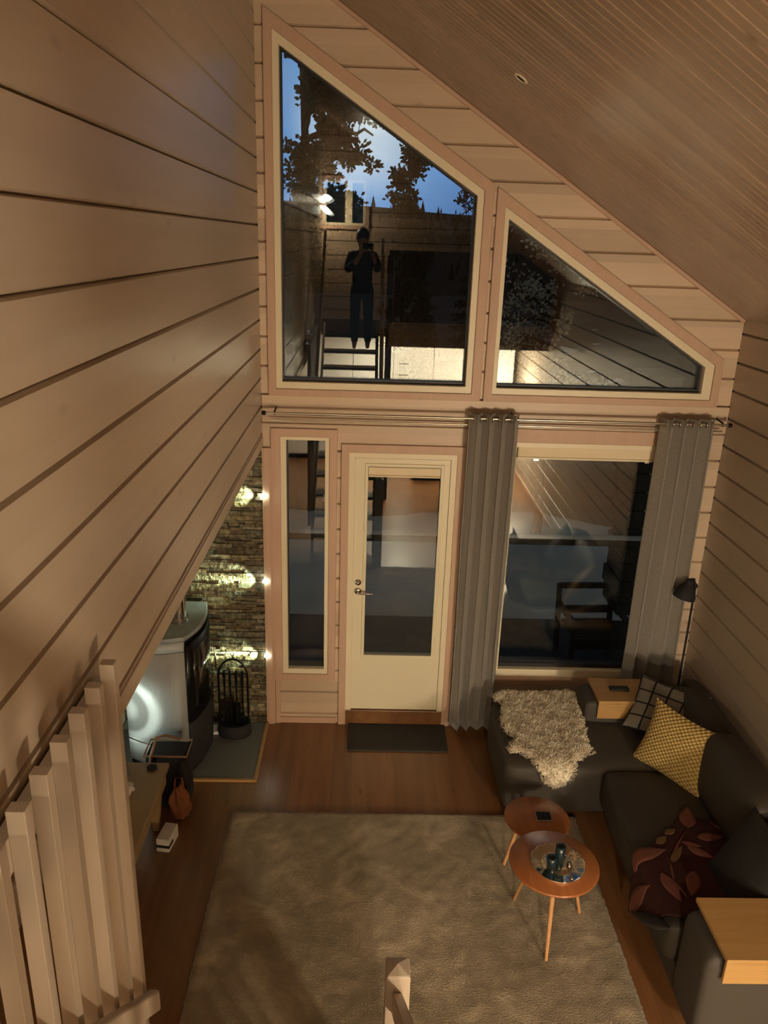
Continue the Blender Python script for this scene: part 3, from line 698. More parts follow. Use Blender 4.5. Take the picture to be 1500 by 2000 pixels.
tree('pine_tree', (-.22, 6.0, -.6), 6.9, .15, br, 'tall dark pine outside the left edge of the tall window', 'tree', M['pine_needle'], tn=44, tl=.075, tr_=.12)
br = [(t_, random.uniform(0, 6.28), .62 * (1.25 - t_), random.uniform(.3, .7), 5) for t_ in [.35 + .64 * k / 26 for k in range(27)]]
tree('pine_tree', (1.45, 12.0, -.9), 6.2, .09, br, 'young pine standing against the sky in the middle of the tall window', 'tree', M['pine_needle'], tr_=.13, tl=.10, tn=30)
br = [(t_, random.uniform(2.2, 4.2), random.uniform(.4, .8), random.uniform(-.5, .0), 6) for t_ in [.7 + .3 * k / 9 for k in range(10)]]
tree('pine_tree', (2.75, 9.0, -.8), 6.2, .10, br, 'pine whose branch tips hang in at the right edge of the tall window', 'tree', M['pine_needle'])
def spruce(base, h, label):
    root = empty('spruce_tree', base, label, 'tree'); b = MB(); b.tube([(0, 0, 0), (0, 0, h)], [.05, .01], 8); b.build('trunk', M['bark'], root)
    lf = MB(); k = 0
    for L_ in range(16):
        z_ = h * (.12 + .86 * L_ / 15); r_ = h * .24 * (1 - L_ / 16.5)
        for a in range(9):
            an = a * 2 * PI / 9 + L_ * .4
            for f in (.35, .65, .95): tuft(lf, (math.cos(an) * r_ * f, math.sin(an) * r_ * f, z_ - .25 * r_ * f), .07, 7, .09)
    lf.build('foliage', M['pine_needle'], root, recalc=False)
spruce((1.75, 10.5, -1.0), 3.6, 'small bushy spruce seen low in the middle of the tall window')
spruce((3.1, 13.5, -1.2), 4.6, 'spruce beyond the terrace, low at the right side of the tall window')
random.seed(4)
br = [(t_, random.uniform(-.9, 3.9), random.uniform(.4, .9), random.uniform(.0, .5), 8) for t_ in [.40 + .58 * k / 24 for k in range(25)]]
tree('birch_tree', (2.95, 4.6, -.5), 4.6, .07, br, 'birch with room light painted into its twigs outside the triangular window', 'tree', M['birch_leaf'], tn=13, tl=.055, tr_=.12)

# terrace railing
rl = empty('terrace_railing', (1.0, 1.78, -.05), 'dark wooden terrace railing with a line of snow on its top rail', 'railing')
b = MB(); b.box(-3.5, 3.4, -.045, .045, .88, .945); b.build('top_rail', M['deck'], rl, bevel=.004)
b = MB()
vs = []; n_ = 90
for i in range(n_ + 1):
    x = -3.5 + 6.9 * i / n_; h = .022 + .008 * noise.noise(Vector((x * 2, 0, 0)))
    for (yy, f) in ((-.05, 0), (-.04, .8), (0, 1.15), (.04, .8), (.05, 0)): vs.append((x, yy, .946 + h * f))
fs = [(i * 5 + k, i * 5 + k + 1, (i + 1) * 5 + k + 1, (i + 1) * 5 + k) for i in range(n_) for k in range(4)]
b.add(vs, fs, 0, True); b.build('snow_cap', M['snow'], rl)
for x in (-2.6, -1.1):
    b = MB(); b.box(x - .045, x + .045, -.045, .045, 0, .88); b.build('post', M['deck'], rl, bevel=.004)

# armchair on the terrace
ch = empty('terrace_chair', (2.80, 1.22, -.05), 'dark wooden armchair on the terrace outside the large window', 'chair', rz=.06)
for sx in (-.25, .25):
    b = MB(); b.box(sx - .02, sx + .02, -.26, -.22, 0, .42); b.build('leg', M['chair'], ch, bevel=.003)
    b = MB(); b.prism([(.17, 0), (.21, 0), (.285, .60), (.245, .60)], 'x', sx - .022, sx + .022); b.build('leg', M['chair'], ch, bevel=.003)
    b = MB(); b.box(sx - .03, sx + .03, -.30, .23, .42, .445); b.build('armrest', M['chair'], ch, bevel=.004)
b = MB()
for k in range(7): b.box(-.23, .23, -.24 + k * .062, -.24 + k * .062 + .048, .27, .29)
b.build('seat', M['chair'], ch, bevel=.002)
b = MB(); b.box(-.23, .23, -.26, -.235, .20, .27); b.build('apron', M['chair'], ch)
b = MB(); b.box(-.25, .25, .245, .285, .56, .61); b.box(-.25, .25, .205, .235, .33, .40); b.build('backrest', M['chair'], ch, bevel=.003)

# outer wall corner right of the large window: interlocking log ends
lc = MB()
for k in range(13):
    z0 = .0 + k * .187
    lc.box(3.27 - .02 * (k % 2), 3.60, 1.95, 2.45 + .03 * (k % 2), z0, z0 + .18)
o = lc.build('wall_outer', M['log_dark'], bevel=.012); struct(o, 'projecting log wall end outside', 'wall')
for k in range(12):
    b = MB(); b.lathe([(.0001, .006), (.009, .006), (.009, 0)], c=(3.41, 1.95, .0 + k * .187), n=8, mat=Matrix.Rotation(PI / 2, 4, 'X')); b.build('gap_glint', M['birch_leaf'], o)  # pale discs stand in for light showing between the log ends

# ================================================================= THINGS IN THE ROOM
# stair: treads, strings, newel, handrail, balusters
SY0 = -3.40; RISE = .19; RUN = .20
st = empty('staircase', (.47, SY0, 0), 'open staircase with dark treads rising to the loft behind the camera', 'stairs')
def sloped(mb, x0, x1, ya, za, yb, zb, h):
    mb.prism([(ya, za), (yb, zb), (yb, zb + h), (ya, za + h)], 'x', x0, x1)
parts = []
for k in range(12):
    b = MB(); b.box(.105, .80, SY0 - RUN * k - .25, SY0 - RUN * k + .0, RISE * (k + 1) - .035, RISE * (k + 1)); parts.append(b.build('tread', M['tread'], bevel=.004))
for x0, x1 in ((.075, .105), (.80, .84)):
    b = MB(); sloped(b, x0, x1, SY0 + .02, -.0, SY0 - RUN * 12 - .02, RISE * 12 - .1, .24); parts.append(b.build('stringer', M['tread'] if x0 > .5 else M['slat']))
b = MB(); b.box(.818, .906, -3.09, -3.004, 0, 1.02); 
b.lathe([(.0625, 1.02), (.0625, 1.030), (.054, 1.036), (.001, 1.052)], c=(.862, -3.047, 0), n=4, mat=Matrix.Rotation(PI / 4, 4, 'Z'), smooth=False)
nw = b.build('newel_post', M['slat'], bevel=.004); parts.append(nw)
slope = .955
b = MB(); h0 = 0.99
sloped(b, .842, .880, -3.09, .860, -5.80, .860 + slope * 2.71, .100)
hr = b.build('handrail', M['rail'], bevel=.006); parts.append(hr)
for k in range(22):
    y = -3.22 - .115 * k
    zt = .885 + slope * (-3.09 - y) + .01; zbm = max(0, (SY0 - y) * .95) 
    b = MB(); b.box(.862, .892, y - .015, y + .015, zbm, zt); parts.append(b.build('baluster', M['slat'], bevel=.002))
b = MB(); sloped(b, .078, .112, -3.395, 1.250, -5.8, 1.250 + slope * 2.405, .088); parts.append(b.build('handrail', M['slat'], bevel=.01, seg=3))
rebase(st, *parts)

# slat screen hung on the left wall beside the stair
ss = empty('slat_screen', (.055, -4.1, ZLB), 'screen of upright painted slats fixed to the left wall beside the stairs', 'screen')
parts = []
for k in range(13):
    y = -3.43 - .1085 * k
    zb_ = max(.30, (SY0 - y) * .95 + .1)
    b = MB(); b.box(.036, .073, y, y + .030, zb_, 2.48); parts.append(b.build('slat', M['slat'], bevel=.0015))
b = MB(); b.box(.008, .036, -4.8, -3.38, 2.34, 2.42); parts.append(b.build('fixing_rail', M['slat']))
rebase(ss, *parts)

# loft posts, rail and dark panel (mirrored in the tall window)
lr = empty('loft_railing', (1.0, YL - .04, ZL1), 'dark loft railing with boarded infill above the kitchen', 'railing'); parts = []
b = MB(); b.box(.95, XR, YL - .075, YL - .01, 3.33, 3.40); parts.append(b.build('top_rail', M['tread'], bevel=.004))
b = MB(); b.box(1.02, XR - .01, YL - .055, YL - .035, ZL1 + .01, 3.33); parts.append(b.build('infill_panel', M['tread']))
rebase(lr, *parts)
for x, lab in ((.93, 'dark square post carrying the loft beside the stairs'), (2.14, 'dark square post carrying the loft in the middle of the kitchen opening')):
    b = MB(); b.box(x, x + .085, YL - .10, YL - .015, 0, ZL0 if x > 1.5 else 3.33); o = b.build('loft_post', M['tread'], bevel=.004); tag(o, lab, 'post')

# kitchen: white units on the back wall, island with oven
for k in range(-3, 3):
    x0 = 1.12 + k * .655; rt = empty('kitchen_cabinet', (x0, YB + .60, 0), ['white tall kitchen cabinet farthest left under the loft stairs', 'second white tall kitchen cabinet from the log wall of the nook', 'white tall kitchen cabinet standing left of the drawer cabinet'][k] if k < 0 else ['white tall kitchen cabinet with drawers, nearest the stairs', 'white tall kitchen cabinet in the middle of the back wall', 'white tall kitchen cabinet in the corner by the right wall'][k], 'cabinet', 'white kitchen cabinets on the back wall')
    parts = []
    b = MB(); b.box(x0, x0 + .65, YB + .01, YB + .58, .08, 2.12); parts.append(b.build('body', M['white']))
    if k == 0:
        for z0, z1 in ((.1, .5), (.51, .9), (.91, 1.32), (1.33, 1.5), (1.51, 1.68)):
            b = MB(); b.box(x0 + .003, x0 + .32, YB + .58, YB + .60, z0, z1 - .006); q = b.build('drawer', M['white'], bevel=.002); parts.append(q)
            b = MB(); b.box(x0 + .09, x0 + .24, YB + .60, YB + .612, z1 - .05, z1 - .038); b.build('handle', M['nickel'], q)
        b = MB(); b.box(x0 + .326, x0 + .648, YB + .58, YB + .60, .1, 2.11); q = b.build('door', M['white'], bevel=.002); parts.append(q)
        b = MB(); b.box(x0 + .003, x0 + .32, YB + .58, YB + .60, 1.69, 2.11); parts.append(b.build('door', M['white'], bevel=.002))
    else:
        b = MB(); b.box(x0 + .003, x0 + .648, YB + .58, YB + .60, .1, 2.11); q = b.build('door', M['white'], bevel=.002); parts.append(q)
    b = MB(); b.box(x0, x0 + .65, YB + .05, YB + .54, 0, .08); parts.append(b.build('plinth', M['black']))
    rebase(rt, *parts)
isl = empty('kitchen_island', (1.85, -6.75, 0), 'white kitchen island with a dark oven front, standing under the loft', 'island'); parts = []
b = MB(); b.box(1.42, 2.4, -7.0, -6.45, .08, .88); parts.append(b.build('body', M['white'], bevel=.003))
b = MB(); b.box(1.38, 2.44, -7.03, -6.42, .88, .91); parts.append(b.build('worktop', M['pine'], bevel=.003))
b = MB(); b.box(1.83, 2.38, -6.45, -6.435, .14, .80); parts.append(b.build('oven_front', M['stoveglass'], bevel=.003))
b = MB(); b.box(1.44, 2.38, -6.98, -6.5, 0, .08); parts.append(b.build('plinth', M['black']))
rebase(isl, *parts)
lt = empty('pendant_lamp', (PEND[0], PEND[1], PEND[2]), 'lit pendant lamp hanging low in the kitchen near the right wall', 'lamp'); parts = []
b = MB(); b.tube([(PEND[0], PEND[1], PEND[2] + .13), (PEND[0], PEND[1], ZL0 - .01)], .003, 6); parts.append(b.build('cord', M['matte_black']))
b = MB(); b.tube([(PEND[0], PEND[1], PEND[2] + .105), (PEND[0], PEND[1], PEND[2] + .15)], [.03, .02], 14); parts.append(b.build('lamp_cap', M['nickel']))
rebase(lt, *parts)

# wood stove ------------------------------------------------------------
STV = (-.62, -.38)
sv = empty('wood_stove', (STV[0], STV[1], .012), 'dark wood stove with brushed curved flank and glass door in the nook', 'stove'); parts = []
# plan outline: curved front towards +x, curved flank towards -y
def stove_plan(off=0.0):
    P_ = []
    A = Vector((-.405, -.13)); Bq = Vector((-.448, -.640)); Cq = Vector((-.86, -.60)); Dq = Vector((-.86, -.13))
    for i in range(9):
        t_ = i / 8; p = A.lerp(Bq, t_); p += Vector((1, -.08)).normalized() * .05 * math.sin(PI * t_); P_.append(p)
    for i in range(1, 9):
        t_ = i / 8; p = Bq.lerp(Cq, t_); p += Vector((0, -1)) * .06 * math.sin(PI * t_); P_.append(p)
    P_.append(Dq)
    c = sum(P_, Vector((0, 0))) / len(P_)
    return [(p + (p - c).normalized() * off) for p in P_]
def planprism(mb, pl, z0, z1, mi=0): mb.prism([(p.x, p.y) for p in pl], 'z', z0, z1, mi)
b = MB(); planprism(b, stove_plan(), .012, 1.03); parts.append(b.build('body', M['black'], bevel=.004))
b = MB(); planprism(b, stove_plan(.016), 1.03, 1.062); parts.append(b.build('top_plate', flat('grey_steel_top', (0.30, 0.32, 0.32), 0.38, .5, bump=.2, bscale=14, var=.2), bevel=.006))
pl = stove_plan(.004)
def shell(name, i0, i1, z0, z1, mat, off=.004, th=.006):
    q = stove_plan(off)[i0:i1 + 1]; b = MB(); vs = [(p.x, p.y, z0) for p in q] + [(p.x, p.y, z1) for p in q]; n = len(q)
    b.add(vs, [(i, i + 1, n + i + 1, n + i) for i in range(n - 1)], 0, True); o = b.build(name, mat, solid=th, recalc=False); parts.append(o); return o
shell('flank_panel', 8, 16, .27, .95, M['brushed'])
shell('flank_panel', 8, 16, .955, 1.026, M['brushed']); shell('flank_panel', 8, 16, .10, .262, M['brushed'])
shell('flank_bead', 8, 16, .262, .270, M['chrome'], .008, .01)
dd = shell('stove_door', 0, 8, .42, .99, M['black'], .012, .02)
gls = shell('door_glass', 1, 7, .50, .93, M['stoveglass'], .024, .004)
b = MB(); q = stove_plan(.045); b.tube([(q[1].x, q[1].y, .72), (q[1].x + .02, q[1].y, .72), (q[1].x + .02, q[1].y, .55), (q[1].x, q[1].y, .55)], .007, 8); parts.append(b.build('door_handle', M['chrome']))
shell('drawer_front', 0, 8, .05, .40, M['matte_black'], .010, .015)
b = MB(); b.tube([(-.535, -.41, 1.06), (-.535, -.41, 2.24)], .058, 28); b.tube([(-.535, -.41, 1.062), (-.535, -.41, 1.085)], .070, 28); parts.append(b.build('flue_pipe', M['chrome']))
rebase(sv, *parts)

# companion set
cs = empty('fireplace_tool_set', (-.225, -.17, .012), 'black fireplace tool set with hooped handle beside the stove', 'tool set')
b = MB(); b.lathe([(.001, 0), (.12, 0), (.125, .01), (.12, .10), (.11, .10), (.105, .02), (.001, .02)], n=28, mat=Matrix.Diagonal((1, .75, 1, 1))); b.build('base', M['matte_black'], cs)
b = MB()
hoop = [(-.105, 0, .05), (-.105, 0, .48)] + [(-.105 * math.cos(PI * k / 12), 0, .48 + .14 * math.sin(PI * k / 12)) for k in range(1, 12)] + [(.105, 0, .48), (.105, 0, .05)]
b.tube(hoop, .008, 8); b.tube([(0, 0, .62), (0, 0, .645), (.012, 0, .66), (0, 0, .675), (-.012, 0, .66), (0, 0, .645)], .004, 6); b.build('hoop', M['black'], cs)
b = MB(); b.tube([(-.105, 0, .50), (.105, 0, .50)], .006, 8); b.build('crossbar', M['black'], cs)
for i, x in enumerate((-.065, -.025, .02, .065)):
    b = MB(); b.tube([(x, .012, .52), (x, .012, .08)], .006, 8); b.tube([(x, .012, .52), (x, .012, .40)], .010, 8)
    if i == 0: b.tube([(x, .012, .30), (x + .03, .012, .26), (x + .045, .012, .32)], .005, 6)
    if i == 1: b.box(x - .03, x + .03, .008, .016, .08, .22)
    if i == 2: b.tube([(x, .012, .24), (x, .012, .08)], .028, 12)
    b.build(['poker', 'shovel', 'brush', 'tongs'][i], M['black'], cs)
# small white box between stove and tools
b = MB(); b.box(-.395, -.335, -.20, -.10, .012, .035); o = b.build('matchbox', M['white'], bevel=.003); tag(o, 'small pale box on the hearth between the stove and the tool set', 'box')

# LED wall-washers behind the corner board: three cold spots
LEDC = (0.80, 1.0, 0.72)
for i, (z, lab) in enumerate(((1.83, 'topmost'), (1.19, 'middle'), (.59, 'lowest'))):
    b = MB(); b.lathe([(.001, .0), (.010, 0), (.014, -.02), (.014, -.03), (.001, -.03)], c=(-.012, -.040, z), n=16, mat=Matrix.Rotation(-PI / 2, 4, 'Y')); o = b.build('led_spotlight', emis('led_%d' % i, (0.9, 1.0, 0.85), 30)); tag(o, '%s of the three cold white LED spots in the corner of the stone wall' % lab, 'spotlight', 'LED spots on the stone wall')
    for en, ang, bl in ((200, 24, .95), (20, 100, 1.0)):
        l = bpy.data.lights.new('led_light', 'SPOT'); l.energy = en; l.color = LEDC; l.spot_size = math.radians(ang); l.spot_blend = bl; l.shadow_soft_size = .006
        q = bpy.data.objects.new('led_light', l); q.location = (-.045, -.042, z); COL.objects.link(q)
        q.rotation_euler = (Vector((-1, .03, 0))).to_track_quat('-Z', 'Y').to_euler()
# a second washer on the far side of the nook: its lens throws a bright ring on the stove's flank
b = MB(); b.box(-1.078, -1.04, -1.20, -1.14, .47, .53); o = b.build('led_spotlight', M['black']); tag(o, 'black LED washer on the log wall left of the stove', 'spotlight')
l = bpy.data.lights.new('led_light', 'SPOT'); l.energy = 36; l.color = (.85, 1, .92); l.spot_size = math.radians(120); l.spot_blend = .2; l.shadow_soft_size = .008
q = bpy.data.objects.new('led_light', l); q.location = (-1.03, -1.16, .50); q.rotation_euler = Vector((.17, .53, .0)).to_track_quat('-Z', 'Y').to_euler(); COL.objects.link(q)
l.use_nodes = True; t = l.node_tree; em = t.nodes['Emission']
g_ = N(t, 'ShaderNodeTexCoord'); sx = N(t, 'ShaderNodeSeparateXYZ'); t.links.new(g_.outputs['Normal'], sx.inputs[0])
ab = N(t, 'ShaderNodeMath', _operation='ABSOLUTE'); t.links.new(sx.outputs[2], ab.inputs[0])
rr = N(t, 'ShaderNodeValToRGB'); t.links.new(ab.outputs[0], rr.inputs[0])
rr.color_ramp.elements[0].position = .5; rr.color_ramp.elements[0].color = (.05, .05, .05, 1)
rr.color_ramp.elements[1].position = 1.0; rr.color_ramp.elements[1].color = (.75, .75, .75, 1)
for p_, v_ in ((.85, .16), (.905, .30), (.930, 1.0), (.950, .85), (.962, .28), (.985, .30)):
    e_ = rr.color_ramp.elements.new(p_); e_.color = (v_, v_, v_, 1)
t.links.new(rr.outputs[0], em.inputs['Strength'])

# bench / chest and what stands round it
bn = empty('bench', (-.64, -1.45, 0), 'old pine bench standing by the stove nook', 'bench'); parts = []
b = MB(); b.box(-.85, -.47, -1.95, -1.08, .39, .42); parts.append(b.build('top', M['chest'], bevel=.004))
for y in (-1.85, -1.2):
    b = MB(); b.prism([(-.80, 0), (-.76, 0), (-.72, .39), (-.80, .39)], 'y', y, y + .04); parts.append(b.build('leg', M['chest'], bevel=.003))
    b = MB(); b.prism([(-.57, 0), (-.53, 0), (-.49, .39), (-.57, .39)], 'y', y, y + .04); parts.append(b.build('leg', M['chest'], bevel=.003))
b = MB(); b.box(-.505, -.485, -1.9, -1.12, .30, .39); parts.append(b.build('apron', M['chest'])); rebase(bn, *parts)
b = MB(); b.lathe([(.001, 0), (.028, 0), (.032, .012), (.022, .016), (.001, .012)], c=(-.56, -1.14, .42), n=20); o = b.build('tealight_dish', M['matte_black']); tag(o, 'small dark dish at the stove end of the bench', 'dish')
# basket
bk = empty('log_basket', (-.52, -.90, .012), 'black felt log basket with tan rim and handle in front of the stove', 'basket')
b = MB(); b.box(-.13, .13, -.09, .09, 0, .38); o = b.build('body', M['matte_black'], bk, bevel=.02, seg=3)
b = MB(); ring(b, [(-.135, 0), (.135, 0), (.135, .01), (-.135, .01)], [(-.12, 0.002), (.12, .002), (.12, .008), (-.12, .008)], -.095, .095)
b = MB(); b.tube([(-.135, -.09, .385), (.135, -.09, .385), (.135, .09, .385), (-.135, .09, .385), (-.135, -.09, .385)], .007, 8); b.build('rim', M['tan'], bk)
b = MB(); b.tube([(-.10, -.095, .30), (-.085, -.095, .40), (-.06, -.04, .49), (-.02, .03, .46), (.05, .09, .39)], .009, 8); b.build('handle', M['tan'], bk)
b = MB(); b.tube([(.12, -.11, .37), (.13, -.12, .30), (.14, -.12, .18)], [.02, .035, .02], 8); b.build('strap', M['matte_black'], bk)
# orange bag
def lump(mb, c, rx, ry, rz_, n=14, rough=.18, seed=0, mi=0, flatb=True):
    vs = []; fs = []
    for i in range(n + 1):
        th = PI * i / n
        for k in range(2 * n):
            ph = 2 * PI * k / (2 * n); d = Vector((math.sin(th) * math.cos(ph), math.sin(th) * math.sin(ph), math.cos(th)))
            f = 1 + rough * noise.noise(d * 2.2 + Vector((seed, seed, 0)))
            p = Vector((d.x * rx, d.y * ry, d.z * rz_)) * f
            if flatb: p.z = max(p.z, -rz_ * .8)
            vs.append(p + Vector(c))
    for i in range(n):
        for k in range(2 * n): fs.append((i * 2 * n + k, i * 2 * n + (k + 1) % (2 * n), (i + 1) * 2 * n + (k + 1) % (2 * n), (i + 1) * 2 * n + k))
    mb.add(vs, fs, mi, True)
b = MB(); lump(b, (0, 0, .115), .062, .05, .13, n=16, rough=.45, seed=4); b.tube([(-.03, 0, .22), (-.02, .01, .30), (.02, .01, .30), (.03, 0, .22)], .006, 6); o = b.build('paper_bag', M['amber']); o.location = (-.42, -1.08, .0); o.rotation_euler = (0, 0, .15)
o.name = 'orange_bag'; tag(o, 'rust-orange bag on the floor against the bench end', 'bag')
# white box with dark stripe
sh = empty('shoe_box', (-.45, -1.30, 0), 'small white box with a dark stripe on the floor under the bench edge', 'box', rz=-.15)
b = MB(); b.box(-.04, .04, -.075, .075, 0, .09); b.build('body', M['offwhite'], sh, bevel=.004)
b = MB(); b.box(-.0415, .0415, -.0765, -.01, .03, .05); b.build('stripe', M['matte_black'], sh)
# grey cushion on the bench
b = MB(); lump(b, (0, 0, .11), .13, .17, .13, rough=.2, seed=2); o = b.build('folded_blanket', M['greycloth']); o.location = (-.76, -1.38, .42); tag(o, 'grey-green folded blanket heaped on the bench behind the slats', 'blanket')
b = MB(); lump(b, (0, 0, 0), .04, .035, .035, rough=.5, seed=9, flatb=False); o2 = b.build('fringe', M['offwhite'], o); o2.location = (.12, -.0, .04)

# doormat, rug
b = MB(); b.box(.615, 1.354, -.355, -.022, .0, .012)
for k in range(60):
    x = .625 + k * .0121; b.box(x, x + .007, -.345, -.045, .012, .0155)
o = b.build('doormat', M['doormat'], bevel=0); tag(o, 'dark rectangular doormat in front of the terrace door', 'doormat')
b = MB(); nx, ny = 150, 130; RX0, RX1, RY0, RY1 = -.115, 2.12, -2.99, -1.015; vs = []; fs = []
for j in range(ny + 1):
    for i in range(nx + 1):
        x = RX0 + (RX1 - RX0) * i / nx; y = RY0 + (RY1 - RY0) * j / ny
        e = min(i, nx - i, j, ny - j)
        z = .004 + .020 * min(1, e / 1.5) + .006 * noise.noise(Vector((x * 14, y * 14, 0))) * min(1, e / 2)
        j_ = .004
        vs.append((x + random.uniform(-j_, j_), y + random.uniform(-j_, j_), max(z, .003)))
fs = [(j * (nx + 1) + i, j * (nx + 1) + i + 1, (j + 1) * (nx + 1) + i + 1, (j + 1) * (nx + 1) + i) for j in range(ny) for i in range(nx)]
b.add(vs, fs, 0, True); b.box(RX0 + .01, RX1 - .01, RY0 + .01, RY1 - .01, .001, .006); rg = b.build('rug', M['rug'], recalc=False); tag(rg, 'large beige deep-pile rug in the middle of the floor', 'rug')

# curtain rod with brackets
cr = empty('curtain_rod', (1.57, -.12, 2.43), 'thin metal curtain rod running the width of the gable wall', 'curtain rod')
b = MB(); b.tube([(-1.53, 0, 0), (1.53, 0, -.0)], .0085, 10); b.build('rod', M['nickel'], cr)
b = MB(); b.tube([(-1.50, .055, -.055), (1.52, .055, -.055)], .006, 8); b.build('rail', M['nickel'], cr)
for x in (-1.54, 1.54):
    b = MB(); lump(b, (x, 0, 0), .016, .016, .016, n=8, rough=0, flatb=False); b.build('finial', M['black'], cr)
for x in (-1.47, 0.10, 1.49):
    b = MB(); b.tube([(x, .105, .02), (x, .0, .012), (x, -.004, -.01)], .006, 8); b.build('bracket', M['black'], cr)

def curtain(name, x0, x1, xb0, xb1, z0, folds, label, ph=0.0, amp=.045):
    root = empty(name, ((x0 + x1) / 2, -.12, z0), label, 'curtain', 'grey curtains')
    b = MB(); nu = folds * 16; nv = 26; vs = []
    for j in range(nv + 1):
        t_ = j / nv; z = z0 + (2.462 - z0) * t_
        xa = xb0 + (x0 - xb0) * t_; xe = xb1 + (x1 - xb1) * t_
        for i in range(nu + 1):
            u = i / nu; a = 2 * PI * folds * u + ph
            s_ = math.sin(a); s_ = math.copysign(abs(s_) ** .75, s_)
            A_ = amp * (1 + .25 * math.sin(u * 7 + t_ * 2.0) * (1 - t_))
            x = xa + (xe - xa) * u + .010 * math.sin(2 * a) + .006 * math.sin(t_ * 6 + u * 9) * (1 - t_)
            vs.append((x, -.12 + A_ * s_ + .004 * noise.noise(Vector((u * 6, t_ * 5, 1))), z))
    fs = [(j * (nu + 1) + i, j * (nu + 1) + i + 1, (j + 1) * (nu + 1) + i + 1, (j + 1) * (nu + 1) + i) for j in range(nv) for i in range(nu)]
    b.add(vs, fs, 0, True); o = b.build('fabric', M['curtain'], solid=.003, recalc=False)
    ps = [o]
    for k in range(2 * folds):
        u = (k * PI - ph) / (2 * PI * folds)
        if u < 0.02 or u > .98: continue
        b = MB(); x = x0 + (x1 - x0) * u
        ptc = [(x + .0, -.12 + .021 * math.cos(a), 2.43 + .021 * math.sin(a)) for a in [2 * PI * q / 14 for q in range(15)]]
        b.tube(ptc, .004, 6, cap=False); ps.append(b.build('eyelet', M['nickel']))
    rebase(root, *ps); return root
curtain('curtain', 1.372, 1.700, 1.372, 1.695, .055, 4, 'grey linen curtain hanging between the door and the large window', ph=.4)
curtain('curtain', 2.665, 3.025, 2.640, 3.045, .09, 4, 'grey linen curtain hanging right of the large window behind the floor lamp', ph=2.0)

# floor lamp
fl_ = empty('floor_lamp', (3.03, -.20, 0), 'slim black floor lamp in the corner behind the sofa', 'lamp'); parts = []
b = MB(); b.lathe([(.001, 0), (.09, 0), (.09, .015), (.001, .02)], c=(3.03, -.20, 0), n=28); parts.append(b.build('base', M['matte_black']))
b = MB(); b.tube([(3.03, -.20, .015), (3.03, -.20, 1.30)], .008, 10); parts.append(b.build('pole', M['matte_black']))
b = MB(); Rm = Matrix.Translation((2.965, -.21, 1.26)) @ Matrix.Rotation(math.radians(12), 4, 'Y')
b.lathe([(.078, -.045), (.075, -.02), (.060, .02), (.040, .05), (.028, .062), (.028, .085), (.018, .095), (.001, .096)], n=28, mat=Rm); b.lathe([(.001, .04), (.03, .05), (.058, .018), (.072, -.02), (.0755, -.045)], n=28, mat=Rm)
sh_ = b.build('lamp_shade', M['matte_black']); parts.append(sh_)
b = MB(); b.tube([(3.03, -.20, 1.30), (3.01, -.205, 1.355), (2.985, -.21, 1.355)], .008, 8); lump(b, (3.03, -.20, 1.30), .016, .016, .02, n=8, rough=0, flatb=False); parts.append(b.build('joint', M['matte_black']))
rebase(fl_, *parts)

# ---------------------------------------------------------------- sofa
def rbox(name, x0, x1, y0, y1, z0, z1, mat, r=.04, puff=0.0, parent=None, rot=None, nseg=8):
    """cushion-like rounded box: grid on every face, edges rounded, faces puffed"""
    bm = bmesh.new(); bmesh.ops.create_cube(bm, size=2)
    bmesh.ops.subdivide_edges(bm, edges=bm.edges[:], cuts=nseg, use_grid_fill=True)
    hx, hy, hz = (x1 - x0) / 2, (y1 - y0) / 2, (z1 - z0) / 2; c = Vector(((x0 + x1) / 2, (y0 + y1) / 2, (z0 + z1) / 2))
    for v in bm.verts:
        p = v.co.copy(); q = Vector((p.x * hx, p.y * hy, p.z * hz))
        inn = Vector((max(-hx + r, min(hx - r, q.x)), max(-hy + r, min(hy - r, q.y)), max(-hz + r, min(hz - r, q.z))))
        d = q - inn
        if d.length > 1e-6: q = inn + d.normalized() * r if d.length > r else q
        if puff:
            q.z += math.copysign(puff, p.z) * (1 - p.x ** 2) * (1 - p.y ** 2) * (abs(p.z) ** 3)
            q.x += math.copysign(puff * .5, p.x) * (1 - p.z ** 2) * (1 - p.y ** 2) * (abs(p.x) ** 3)
            q.y += math.copysign(puff * .5, p.y) * (1 - p.z ** 2) * (1 - p.x ** 2) * (abs(p.y) ** 3)
        if rot is not None: q = rot @ q
        v.co = q + c
    for f in bm.faces: f.smooth = True
    me = bpy.data.meshes.new(name); bm.to_mesh(me); bm.free(); me.materials.append(mat)
    o = bpy.data.objects.new(name, me); COL.objects.link(o); md = o.modifiers.new('sub', 'SUBSURF'); md.levels = 1; md.render_levels = 1
    if parent is not None: o.parent = parent
    return o
so = empty('corner_sofa', (2.5, -1.4, 0), 'large grey-brown corner sofa with chaise along the window and right walls', 'sofa'); sp = []
sp.append(rbox('chaise_seat', 1.625, 2.80, -1.09, -.30, .07, .44, M['sofa'], .05, .008))
sp.append(rbox('seat_cushion', 2.215, 2.80, -1.93, -1.10, .20, .445, M['sofa_cush'], .05, .018))
sp.append(rbox('seat_cushion', 2.22, 2.80, -2.30, -1.935, .20, .44, M['sofa_cush'], .05, .012))
sp.append(rbox('base', 2.27, 3.10, -2.60, -1.10, .06, .24, M['sofa'], .03))
sp.append(rbox('armrest', 2.24, 3.06, -.60, -.335, .25, .60, M['sofa'], .035))
sp.append(rbox('armrest', 2.255, 3.09, -2.62, -2.31, .055, .60, M['sofa'], .05))
Rb = Matrix.Rotation(math.radians(9), 3, 'Y')
sp.append(rbox('back_frame', 2.98, 3.11, -2.60, -.30, .10, .66, M['sofa'], .045))
